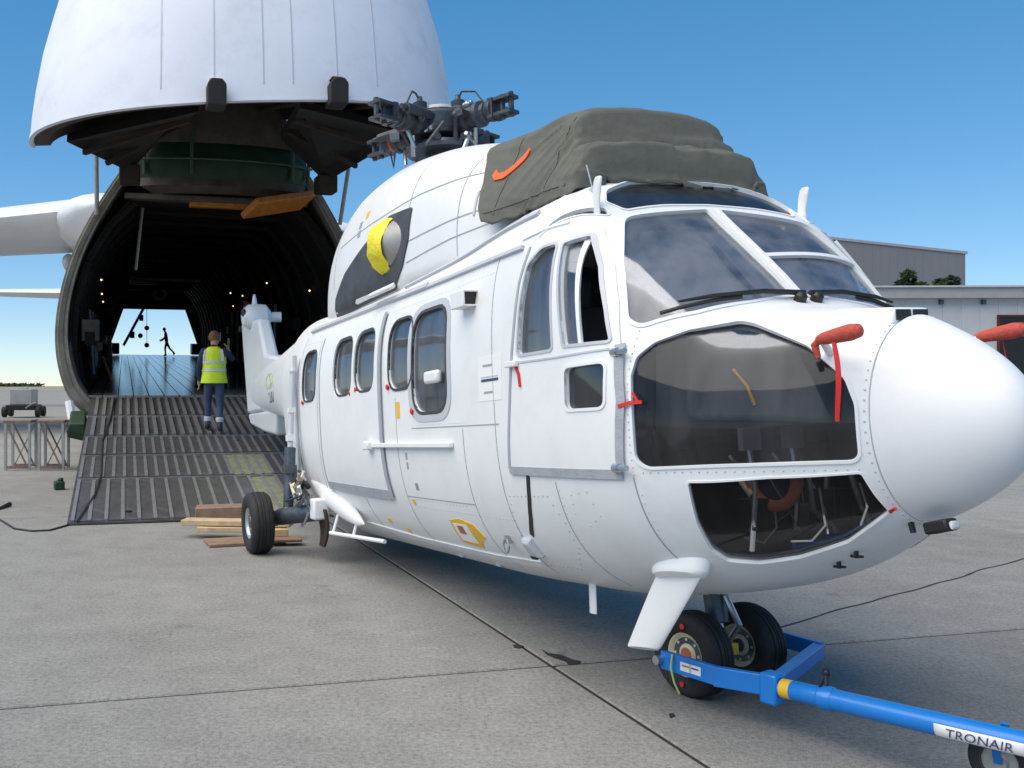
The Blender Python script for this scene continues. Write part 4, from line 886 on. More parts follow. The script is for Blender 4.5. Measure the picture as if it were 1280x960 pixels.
# ---- engine cover: a draped olive sheet
TP = [(-.085, .58, 2.80, .46, 2.87, 2.88), (-.092, .65, 2.79, .52, 2.98, 3.00), (-.115, .69, 2.78, .56, 3.07, 3.10), (-.17, .71, 2.78, .57, 3.095, 3.12), (-.25, .72, 2.78, .56, 3.10, 3.12), (-.285, .73, 2.77, .53, 3.19, 3.22), (-.33, .735, 2.77, .49, 3.335, 3.37), (-.38, .74, 2.77, .48, 3.365, 3.40), (-.6, .75, 2.78, .49, 3.39, 3.43), (-1.0, .75, 2.80, .48, 3.43, 3.47), (-1.3, .76, 2.82, .47, 3.47, 3.51), (-1.55, .77, 2.84, .46, 3.51, 3.56)]
def lerp_tab(t, x):
    t = sorted(t); x = min(max(x, t[0][0]), t[-1][0])
    for i in range(len(t)-1):
        if t[i][0] <= x <= t[i+1][0]:
            k = (x-t[i][0])/(t[i+1][0]-t[i][0]); return [t[i][j]+(t[i+1][j]-t[i][j])*k for j in range(1, 6)]
def resample(P, n):
    d = [0]
    for i in range(len(P)-1): d.append(d[-1]+math.dist(P[i], P[i+1]))
    out = []; j = 0
    for k in range(n+1):
        t = d[-1]*k/n
        while j < len(P)-2 and d[j+1] < t: j += 1
        f = (t-d[j])/max(1e-9, d[j+1]-d[j]); out.append((P[j][0]+(P[j+1][0]-P[j][0])*f, P[j][1]+(P[j+1][1]-P[j][1])*f))
    return out
rings = []; nx, ns_ = 150, 150
for i in range(nx+1):
    t = i/nx; x = -.085-1.465*t**1.25; yh, zh, ys, zs, zt = lerp_tab(TP, x)
    P = [(-yh, zh), (-yh+.02, zh+.12), (-(yh*.42+ys*.58), zh*.42+zs*.58), (-ys, zs), (0, zt), (ys, zs), (yh*.42+ys*.58, zh*.42+zs*.58), (yh-.02, zh+.12), (yh, zh)]
    for _ in range(2):
        Q = [P[0]]
        for k in range(len(P)-1): Q += [(P[k][0]*.8+P[k+1][0]*.2, P[k][1]*.8+P[k+1][1]*.2), (P[k][0]*.2+P[k+1][0]*.8, P[k][1]*.2+P[k+1][1]*.8)]
        P = Q+[P[-1]]
    P = resample(P, ns_); row = []
    for k, (y_, z_) in enumerate(P):
        q = V((x, y_, z_)); p0, p1 = P[max(0, k-1)], P[min(ns_, k+1)]; nrm = V((0, (p1[1]-p0[1]), -(p1[0]-p0[0])))
        nrm = V((0, -(p1[1]-p0[1]), (p1[0]-p0[0]))).normalized()
        if x < -1.0: q.x += .46*max(0, 1-(z_-2.8)/.72)*((-x-1.0)/.55)
        # creases: fans from the front upper corner, gathers along the hem, slack on the front face
        r0 = V((q.x+.34, (abs(y_)-.48), q.z-3.36)); ang = math.atan2(r0.z, r0.x-.15); rad = math.hypot(r0.x, r0.z)
        f1 = abs(noise.noise(V((ang*3.4, rad*.5, 1.7*(1 if y_ < 0 else -1))))); f2 = abs(noise.noise(V((ang*8.0, rad*1.1, 6+q.y*.8))))
        f3 = abs(noise.noise(V((q.x*3+q.z*9, q.y*5+q.z*3, 2.2)))); hem = max(0, 1-(q.z-2.79)/.16); f4 = noise.noise(V((q.x*9, q.y*2, q.z*2)))
        wf = min(1, max(.12, (q.x+1.05)/.45)); front = 1 if q.x > -.30 else .3
        dsp = wf*(.050*(.22-f1)+.034*(.22-f2))*min(1, rad*5)+front*.030*(.22-f3)+hem*.022*f4
        q += nrm*dsp
        if hem > .3: q.z += .025*noise.noise(V((q.x*5, q.y, 2)))*hem
        row.append(q)
    rings.append(row)
tm = MB(); W_ = ns_+1
tm.add([q for r_ in rings for q in r_], [(i*W_+k, i*W_+k+1, (i+1)*W_+k+1, (i+1)*W_+k) for i in range(nx) for k in range(ns_)])
# drooping front and rear hems
for row, dx in ((rings[0], .03), (rings[-1], .02)):
    n_ = len(row); tm.add(row+[q+V((dx, (0-q.y)*.10, -.005+(-.005 if q.z < 2.85 else -.03))) for q in row], [(k, k+1, n_+k+1, n_+k) for k in range(n_-1)])
TSKIN = Skin(tm)
ec = empty('engine_cover', HM @ Matrix.Translation(V((-.8, 0, 2.6))), label='olive green fabric cover draped over the engine intakes above the cockpit', cat='cover')
tm.v = [q-V((-.8, 0, 2.6)) for q in tm.v]; cl = tm.build('cover_cloth', 'tarp', ec, 75)
sol = cl.modifiers.new('thickness', 'SOLIDIFY'); sol.thickness = .006; sol.offset = -1
st_ = strip(TSKIN, NS, [(-1.19, 3.19), (-1.13, 3.145), (-1.03, 3.13), (-.92, 3.15), (-.83, 3.185), (-.79, 3.235)], .046, .004, .008, .03); st_.v = [q-V((-.8, 0, 2.6)) for q in st_.v]; st_.build('strap', 'orange', ec)
for pts in ([(-.98, 2.86), (-.97, 3.1), (-.96, 3.36)], [(-1.10, 2.90), (-.6, 2.86), (-.2, 2.85)], [(-.36, 2.84), (-.37, 3.05), (-.36, 3.30)]):
    st_ = strip(TSKIN, NS, pts, .014, .002, .003, .03); st_.v = [q-V((-.8, 0, 2.6)) for q in st_.v]; st_.build('cover_seam', 'tarp', ec)
# yellow exhaust bag covers
for s in (1, -1):
    axd = V((-.93, -.36*s, .05)).normalized(); c0 = V((-2.34, -.53*s, 2.985))+axd*.462; b = MB()
    u, v_, d = frame_from(axd); rg = random.Random(9); rgs = []
    for r_, h in ((.238, -.07), (.242, -.03), (.244, .02), (.236, .09), (.20, .16), (.13, .21), (.05, .235), (.004, .24)):
        rgs.append([c0+d*(h+.018*noise.noise(V((math.cos(a)*2, math.sin(a)*2, h*14+s))))+(u*math.cos(a)+v_*math.sin(a))*r_*(1+.10*noise.noise(V((math.cos(a)*2.4, math.sin(a)*2.4, h*7)))) for a in [2*math.pi*k/36 for k in range(36)]])
    b.loft(rgs, 0, False, True); b.prism([(-.04, 0), (.04, 0), (.0, .10)], c0+V((0, 0, .22)), d.cross(V((0, 0, 1))).normalized(), (0, 0, 1), .02)
    b.tube([c0+V((0, 0, -.23)), c0+V((.02, -.02*s, -.33)), c0+V((-.05, -.02*s, -.42))], .012, 6, 1)
    thing('exhaust_cover', b, ['yellow', 'black'], HM, 60, label='crumpled yellow bag cover tied over the near engine exhaust' if s == 1 else 'yellow bag cover over the far-side engine exhaust', cat='cover', group='yellow covers on the exhausts')
# ------------------------------------------------------------------ cargo plane with raised nose and open hold
PM = Matrix.Translation(V((-3.06, 20.5, 1.46))) @ Matrix.Rotation(R(13.9), 4, 'Z') @ Matrix.Rotation(R(2.95), 4, 'X'); PI_ = PM.inverted()
plane = empty('cargo_plane', PM, label='huge white cargo plane with its nose raised and loading ramp down', cat='aircraft')
half = [(0, -.75), (1.6, -.72), (2.5, -.55), (3.05, -.1), (3.27, .55), (3.34, 1.2), (3.28, 1.9), (3.1, 2.65), (2.8, 3.4), (2.4, 4.1), (1.98, 4.75), (1.5, 5.32), (1.0, 5.75), (.5, 6.0), (0, 6.08)]
def smooth_ring(h, n=3):
    P = h+[(-x, z) for x, z in h[-2:0:-1]]
    for _ in range(n): P = [q for i in range(len(P)) for q in (((.75*P[i][0]+.25*P[(i+1) % len(P)][0]), (.75*P[i][1]+.25*P[(i+1) % len(P)][1])), ((.25*P[i][0]+.75*P[(i+1) % len(P)][0]), (.25*P[i][1]+.75*P[(i+1) % len(P)][1])))]
    return P
ring = smooth_ring(half, 2)
L = 44.0
def sc_ring(k, y, dz=0): return [V((x*k, y, (z-2.6)*k+2.6+dz)) for x, z in ring]
hb = MB(); hb.loft([sc_ring(1.0, 0), sc_ring(1.03, 3), sc_ring(1.06, 8), sc_ring(1.06, L)], 0, False, False)
inner_prof = [(-2.95, 0), (-3.08, .9), (-3.02, 1.9), (-2.75, 2.85), (-2.3, 3.6), (-1.75, 4.22), (1.75, 4.22), (2.3, 3.6), (2.75, 2.85), (3.02, 1.9), (3.08, .9), (2.95, 0)]
hb.build('fuselage', 'hullwhite', plane, 40)
# end ring of the open fuselage: rim between hull and inner lip
rimb = MB(); rin = [(x*.93, (z-2.6)*.935+2.62) for x, z in ring]; n = len(ring)
rimb.loft([[V((x, y, z)) for x, z in ring] for y in (0.0, -.0)][:1]+[[V((x*1.004, -.05, (z-2.6)*1.004+2.6)) for x, z in ring], [V((x, -.06, z)) for x, z in rin], [V((x*.99, .9, z)) for x, z in rin]], 0, False, False)
rimb.build('nose_ring', 'ringmetal', plane, 40)
rr2 = MB(); rr2.loft([[V((x*k, y, (z-2.6)*k+2.6)) for x, z in ring] for k, y in ((.955, -.08), (.985, -.11), (.99, -.06), (.955, -.04))], 0, False, False); rr2.build('seal_rim', 'ringmetal', plane, 40)
# hold lining
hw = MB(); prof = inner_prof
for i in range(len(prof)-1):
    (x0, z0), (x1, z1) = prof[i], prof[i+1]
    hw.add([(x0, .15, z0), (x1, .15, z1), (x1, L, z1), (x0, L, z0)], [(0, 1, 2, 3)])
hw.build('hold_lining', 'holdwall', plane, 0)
for k in range(22):
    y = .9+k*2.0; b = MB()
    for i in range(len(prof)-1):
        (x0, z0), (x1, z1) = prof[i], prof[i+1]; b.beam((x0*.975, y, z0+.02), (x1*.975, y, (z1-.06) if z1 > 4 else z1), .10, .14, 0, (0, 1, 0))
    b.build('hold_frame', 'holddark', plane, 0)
# front wall between lining and ring (annulus), dark
aw = MB(); nn_ = len(prof)
def close(P): return P
ip_ = []
for x, z in rin:
    # shrink towards the lining profile by ray from (0,2)
    best = None
    for i in range(len(prof)):
        (x0, z0), (x1, z1) = prof[i-1], prof[i]; dx, dz = x, z-2.0; ex, ez = x1-x0, z1-z0; den = dx*ez-dz*ex
        if abs(den) < 1e-9: continue
        t = (x0*ez-(z0-2.0)*ex)/den; u_ = (x0*dz-(z0-2.0)*dx)/den
        if t > 0 and -1e-6 <= u_ <= 1+1e-6: best = t if best is None else min(best, t)
    ip_.append((x*min(best, 1), 2.0+(z-2.0)*min(best, 1)))
aw.loft([[V((x*.99, .85, z)) for x, z in rin], [V((x, .45, z)) for x, z in ip_]], 0, False, False); aw.build('ring_web', 'brown', plane, 0)
# hold floor: planks running aft, shiny from use
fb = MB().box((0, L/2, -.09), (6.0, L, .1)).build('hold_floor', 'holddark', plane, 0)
pm = MB().box((0, 0, 0), (.30, L-.3, .05)).mesh('floor_plank', 'holdfloor', 0)
for k in range(19):
    o = link('floor_plank', pm, fb); o.location = (-2.88+k*.32, L/2, -.02)
# rear end: trapezoid opening
ew = MB(); ow, oz, ot = 3.05, 3.0, 2.0
ew.prism([(-3.3, -.3), (-ow, 0), (-ot, oz), (-ot, 4.6), (-3.3, 4.6)], (0, L, 0), (1, 0, 0), (0, 0, 1), -.3); ew.prism([(3.3, -.3), (3.3, 4.6), (ot, 4.6), (ot, oz), (ow, 0)], (0, L, 0), (1, 0, 0), (0, 0, 1), -.3); ew.prism([(-ot, oz), (ot, oz), (ot, 4.6), (-ot, 4.6)], (0, L, 0), (1, 0, 0), (0, 0, 1), -.3); ew.build('rear_bulkhead', 'holddark', plane, 0)
b = MB(); b.tube([(-2.0, L-1, .6), (-.75, L-1, 3.0)], .09, 8); b.tube([(-1.6, L-1.2, 1.3), (-1.3, L-1.2, 1.3)], .22, 8); b.tube([(-1.0, L-1.3, 2.4), (-.75, L-1.3, 2.4)], .2, 8); b.build('door_strut', 'black', plane)
for x, z in ((-.55, 1.75), (-.95, 1.25), (-.55, .65)): MB().ball((x, L-2, z), .16).build('hanging_block', 'black', plane)
MB().beam((-.55, L-2, .6), (-.55, L-2, 3.1), .03, .03).build('hoist_chain', 'black', plane)
for s in (-1, 1): MB().box((s*2.75, L-2, .42), (1.0, 1.6, .7)).build('tie_down_locker', 'black', plane, 0, .05)
MB().lathe([(.2, 0), (.38, 0), (.38, .2), (.2, .2)], (-.15, 30, 3.45), (0, 1, 0), 16, 0, True).build('hoist_drum', 'galv', plane)
b = MB(); b.box((-.2, 30, 3.75), (3.4, .3, .25)); b.box((-.75, 30, 3.5), (.3, .3, .3)); b.build('hoist_beam', 'holddark', plane, 0)
# hold lamps (lit), pipes and stowed gear on the walls
rg = random.Random(2)
lampm = MB().ball((0, 0, 0), .028, 0, 8, 6).mesh('hold_lamp', 'lamp')
for x, y, z in ((-2.55, 6, 2.75), (-2.6, 9, 2.5), (-2.65, 13, 2.4), (2.35, 9, 2.95), (1.55, 12, 2.75), (2.2, 14, 2.75), (2.3, 18, 2.5), (2.75, 4.0, 2.5)):
    o = link('hold_lamp', lampm, plane); o.location = (x, y, z)
for k in range(7):
    x = 2.62-.05*k; y = 9+k*1.6; b = MB().tube([(x, y, .3), (x, y, 2.3)], .05, 8); b.build('wall_pipe', 'galv', plane)
for k in range(5):
    x = -2.7; y = 4+k*2.2; MB().tube([(x, y, .3), (x-.1, y, 1.9)], .06, 8).build('wall_pipe', 'darkmetal', plane)
b = MB(); b.tube([(2.35, 14, 1.75), (2.35, 14, 2.55)], .13, 12, 0); b.tube([(2.35, 14, 1.62), (2.35, 14, 1.80)], .135, 12, 1); b.build('fire_bottle', ['paper', 'red'], plane)
for k in range(26):
    s = rg.choice((-1, 1)); y = rg.uniform(2, 30); z = rg.uniform(.2, 1.7); MB().box((s*2.72, y, z), (rg.uniform(.15, .4), rg.uniform(.3, 1.2), rg.uniform(.15, .6))).build('stowed_box', rg.choice(('holddark', 'brown', 'darkmetal', 'ringmetal')), plane, 0, .02)
b = MB(); b.tube([(-1.55, 1.6, 4.15), (-1.7, 1.6, 2.75)], .035, 8); b.build('hanging_cable', 'galv', plane)
b = MB(); b.box((-.4, 14, 3.25), (2.2, .2, .10)); b.build('overhead_rail', 'rust', plane, 0)
b = MB(); b.tube([(-2.45, 3.2, .75), (-2.25, 2.6, .25)], .03, 8); b.build('tie_down_lever', 'hosered', plane)
# flight-deck front: curved green pressure bulkhead over the hold
bk = MB()
def arc(zc, rad, y0, k=1, n=28): return [V((rad*math.sin(a)*k+.05, y0-.5-math.cos(a)*rad*.45, zc)) for a in [-1.25+2.5*i/(n-1) for i in range(n)]]
def wall(mb, rows, mi=0):
    n = len(rows[0]); vs = [p for r_ in rows for p in r_]; o = len(rows)
    mb.add(vs, [(i*n+k, i*n+k+1, (i+1)*n+k+1, (i+1)*n+k) for i in range(o-1) for k in range(n-1)], mi)
wall(bk, [arc(4.45, 1.82, .50), arc(4.7, 1.90, .46), arc(5.0, 1.88, .48), arc(5.3, 1.76, .55), arc(5.55, 1.55, .68)]); g_ = bk.build('pressure_bulkhead', 'green', plane, 60)
bk2 = MB(); wall(bk2, [arc(4.22, 1.45, .60), arc(4.34, 1.78, .40), arc(4.50, 1.87, .52)]); bk2.build('bulkhead_lip', 'tanpanel', plane, 60)
bk3 = MB(); wall(bk3, [arc(5.20, 1.86, .47), arc(5.5, 1.70, .40), arc(5.8, 1.45, .35), arc(6.2, 1.2, .3)]); bk3.build('canopy_skirt', 'tanpanel', plane, 60)
for a in (-.95, -.35, .8, 1.15): MB().tube([V((1.97*math.sin(a)+.05, -.02-math.cos(a)*.92, 4.55)), V((1.99*math.sin(a)+.05, -.02-math.cos(a)*.94, 5.2)), V((1.6*math.sin(a)+.05, .05-math.cos(a)*.75, 5.75))], .04, 8).build('bulkhead_rib', 'greenlite', plane)
bk4 = MB(); bk4.tube([V((1.99*math.sin(a)+.05, -.04-math.cos(a)*.94, 4.86)) for a in [-1.25+2.5*i/27 for i in range(28)]], .025, 6); bk4.build('bulkhead_hoop', 'greenlite', plane)
b = MB(); b.box((0, .25, 4.20), (3.9, .35, .12)); b.build('ceiling_beam', 'tanpanel', plane, 0, .02)
b = MB(); b.beam((.50, -1.25, 3.86), (1.85, -.30, 4.22), .62, .14, 0, (0, .55, 1)); b.build('crane_beam', 'beamorange', plane, 0, .02)
b = MB(); b.box((.1, .3, 4.1), (1.4, .25, .12)); b.build('ceiling_strip', 'beamorange', plane, 0, .02)
# ---- raised nose visor
VC = V((.10, -3.55, 0)); prof_v = [(0, 1.0), (.35, .992), (.8, .975), (1.4, .945), (2.0, .90), (2.8, .835), (3.6, .75), (4.6, .62), (5.6, .46), (6.4, .28), (6.9, .1), (7.0, .01)]
def vring(k, h, n=96, inset=0, lip=0):
    out = []
    for i in range(n):
        a = 2*math.pi*i/n; c_, s_ = math.cos(a), math.sin(a); e = 2.35
        r = ((abs(c_)/(3.56-inset))**e+(abs(s_)/(3.55-inset))**e)**(-1/e); x, y = r*c_*k, r*s_*k
        z0 = 4.63+.03*(y+3.55)+.085*x+(.30*y if y > 0 else 0)
        out.append(V((VC.x+x, VC.y+y+h*.10, z0+h)))
    return out
ol = [vring(k, h) for h, k in prof_v]; il = [vring(k, h, inset=.30) for h, k in prof_v[:-2]]
vb = MB(); vb.loft(ol, 0, False, True); VSK = Skin(vb); vis = vb.build('nose_visor', 'hull', plane, 50)
vi = MB(); vi.loft([vring(1.0, .0, inset=.0), vring(1, .0, inset=.30)]+[vring(k*.985, h+.05, inset=.30) for h, k in prof_v[2:-2]], 0, False, True); vi.build('visor_lining', 'brown', vis, 40)
vr = MB(); vr.loft([vring(1.002, .05), vring(1.004, -.02), vring(1.0, -.04, inset=.04), vring(1.0, .0, inset=.06)], 0, False, False); vr.build('visor_rim', 'hull', vis, 40)
Nv = V((0, -1, 0))
for x in (-1.46, -.735, -.05, .37, 1.03, 1.66): strip(VSK, Nv, [(x, 4.84+.085*x), (x*.985+.005, 6.2), (x*.93+.02, 7.8)], .018, 0, .006, .2).build('visor_seam', 'framegrey', vis)
for x, m in ((-.72, 0), (1.0, 1)):
    l, n_ = VSK.at(V((x, 0, 5.0+.085*x)), Nv); l = l-V((0, 0, .24)); b = MB(); b.prism([(-.13, -.26), (.13, -.26), (.13, .04), (.07, .11), (-.07, .11), (-.13, .04)], l+V((0, .1, .0)), (1, 0, 0), (0, 0, 1), .42); b.build('latch_housing', 'holddark', vis, 0, .02)
    MB().box(l+V((-.02, -.12, .12)), (.16, .24, .035)).build('latch_cap', 'hullwhite' if m == 0 else 'brown', vis, 0, .02)
# cheek panels inside the visor, struts holding it up
for s in (-1, 1):
    b = MB(); cxv = VC.x
    P = [V((cxv+s*3.0, -3.6, 4.78+.085*s*3.0)), V((cxv+s*(.95 if s < 0 else .62), -5.7, 4.78+.085*s*.95)), V((cxv+s*(1.25 if s < 0 else 1.0), -1.4, 5.25)), V((cxv+s*1.95, -1.3, 4.45))]
    b.add(P+[p+V((0, .1, .16)) for p in P], [(0, 1, 2, 3), (7, 6, 5, 4), (0, 4, 5, 1), (1, 5, 6, 2), (2, 6, 7, 3), (3, 7, 4, 0)]); b.build('cheek_panel', 'holddark', vis, 0, .01)
    for t in (.25, .6): MB().beam(P[0].lerp(P[3], t)+V((0, 0, -.04)), P[1].lerp(P[2], t)+V((0, 0, -.04)), .08, .08).build('panel_rib', 'brown', vis, 0)
    b = MB().box(P[3]+V((0, 0, -.05)), (.4, .5, .35)); b.build('hinge_block', 'brown', vis, 0, .03)
    x0 = 2.25*s; b = MB(); b.tube([V((2.5*s+(.12 if s > 0 else 0), -.12, 3.75)), V((2.5*s+(.3 if s > 0 else 0), -.55, 5.6))], .045, 10); b.build('visor_strut', 'galv', plane)
for x in (-.9, -.3, .9, 1.9):
    MB().tube([(x, -5.9, 4.95), (x*.9, -.6, 6.0)], .05, 8).build('visor_brace', 'brown', vis)
# ---- loading ramp
foot = PI_ @ V((-3.06+.2402*8.72, 20.5-.9707*8.72, 0.03)); fy, fz = foot.y, foot.z
def rp(x, t, dz=0): return V((x, -.05+(fy+.05)*t, -.03+(fz+.03)*t+dz))
rampo = MB().loft([[rp(-2.62, t, -dd), rp(3.0, t, -dd), rp(3.0, t, .0), rp(-2.62, t, .0)] for t, dd in ((0, .22), (.5, .2), (.93, .10), (1, .02))]).build('loading_ramp', 'ramp', plane, 0)
rows = [(0.0, .235, 36, .045), (.245, .44, 36, .048), (.455, .60, 18, .20), (.615, .765, 18, .20), (.775, 1.0, 14, .30)]
for t0, t1, nsl, wsl in rows:
    sw_ = 5.5/nsl; a = rp(0, t0+.004); b_ = rp(0, t1-.004); Lr = (b_-a).length; th = .034 if wsl < .1 else .018
    tm_ = MB().box((0, 0, 0), (min(wsl*1.35, sw_*.86), Lr, th)).mesh('tread_strip', 'tread' if wsl < .1 else 'plate', 0); tl_ = tm_.copy(); tl_.materials[0] = M_('limepaint'); rdg = MB().box((0, 0, 0), (.045, Lr, .034)).mesh('ridge_strip', 'tread', 0)
    ang = math.atan2((a.z-b_.z), (a.y-b_.y))
    if wsl > .1:
        for k in range(2*nsl+1):
            xk = -2.56+k*sw_/2; o = link('ridge_strip', rdg, rampo); o.location = (rp(xk, t0)+rp(xk, t1))/2+V((0, 0, .014 if k % 2 == 0 else .010)); o.rotation_euler = (math.atan2((a.z-b_.z), (a.y-b_.y)), 0, 0)
    for k in range(nsl):
        o = link('tread_strip', tl_ if (t0 > .6 and abs((-2.56+(k+.5)*sw_)-(.0 if t0 < .7 else -.05)) < .34) else tm_, rampo); c_ = (rp(-2.56+(k+.5)*sw_, t0)+rp(-2.56+(k+.5)*sw_, t1))/2; o.location = c_+V((rg.uniform(-.004, .004), 0, th*.5-.002+rg.uniform(-.002, .002))); o.rotation_euler = (ang, 0, 0)
for t in (.24, .447, .607, .77):
    a = rp(-2.6, t, .005); b_ = rp(2.98, t, .005); MB().beam(a, b_, .06, .03).build('ramp_hinge', 'tread', rampo, 0)
MB().tube([rp(-2.15, .03, .05), rp(-2.2, .3, .05), rp(-2.3, .5, .04), rp(-2.27, .75, .035), rp(-2.33, .87, .03), rp(-2.5, 1.0, .02)], .016, 6).build('ramp_cable', 'black', rampo)
for x, t in ((-1.9, .96), (2.0, .58), (-.1, .5)): MB().lathe([(.0, 0), (.04, 0), (.04, .01), (0, .01)], rp(x, t, .02), (0, 0, 1), 8).build('lashing_point', 'black', rampo)
# green sill pads at the foot of the ring
for s in (-1, 1):
    b = MB(); b.loft([[V((s*(2.75+dx), y, z)) for dx, z in ((-.1, zb), (.30, zb+.1), (.25, zt), (-.05, zt))] for y, zb, zt in ((-.6, -.75, -.25), (-1.0, -.85, -.35), (-1.35, -.7, -.45))]); b.build('sill_pad', 'green', plane, 0, .03)
    b = MB(); b.tube([(s*3.05, -.25, -.1), (s*2.95, -.5, -.6)], .09, 8); b.build('sill_jack', 'hullwhite', plane)
# nose gear legs under the ring (kneeling)
for s in (-1, 1):
    MB().box((s*1.0, 1.5, -1.05), (.5, 1.0, .7)).build('kneeling_pad', 'darkmetal', plane, 0, .05)
# ---- wing, tailplane on the visible side
def airfoil(n=22, t=.13):
    P = []
    for i in range(n):
        a = 2*math.pi*i/n; x = .5+.5*math.cos(a); y = math.sin(a)*t*.5*(1-(x-.35)**2*1.1)*(1 if math.sin(a) > 0 else .8); P.append((x, y))
    return P
def wing(name, secs, m, parent=plane):
    b = MB(); b.loft([[V((x, y0+c*px, z0+pz*c)) for px, pz in airfoil(30, .14)] for x, y0, z0, c in secs]); return b.build(name, m, parent, 40)
for s in (-1, 1):
    wg = wing('wing', [(s*1.0, 11.8, 5.55, 14.5), (s*3.6, 12.6, 5.4, 13.6), (s*8.0, 14.6, 5.0, 11.5), (s*16, 19.0, 4.2, 8.8), (s*30, 28.0, 2.8, 4.2)], 'hullwhite')
    b = MB(); b.loft([[V((s*(2.5+.0*y)+rx*math.cos(a)*1.0, y, 5.2+rz*math.sin(a))) for a in [2*math.pi*k/24 for k in range(24)]] for y, rx, rz in ((9.0, .2, .1), (10.2, .9, .42), (12.2, 1.55, .75), (15, 1.9, .95), (20, 1.8, .9), (26, .9, .4))]); b.build('wing_fairing', 'hullwhite', plane, 50)
    b = MB(); b.loft([[V((s*4.1+.30*k_*math.cos(a), y, 4.15+.40*k_*math.sin(a))) for a in [2*math.pi*k/18 for k in range(18)]] for y, k_ in ((17.5, .1), (19, .8), (22, 1), (25, .7), (27, .1))]); b.build('flap_fairing', 'hullwhite', wg, 50)
    wing('tailplane', [(s*1.0, 58, 4.6, 9), (s*14.5, 64, 4.7, 4)], 'hullwhite')
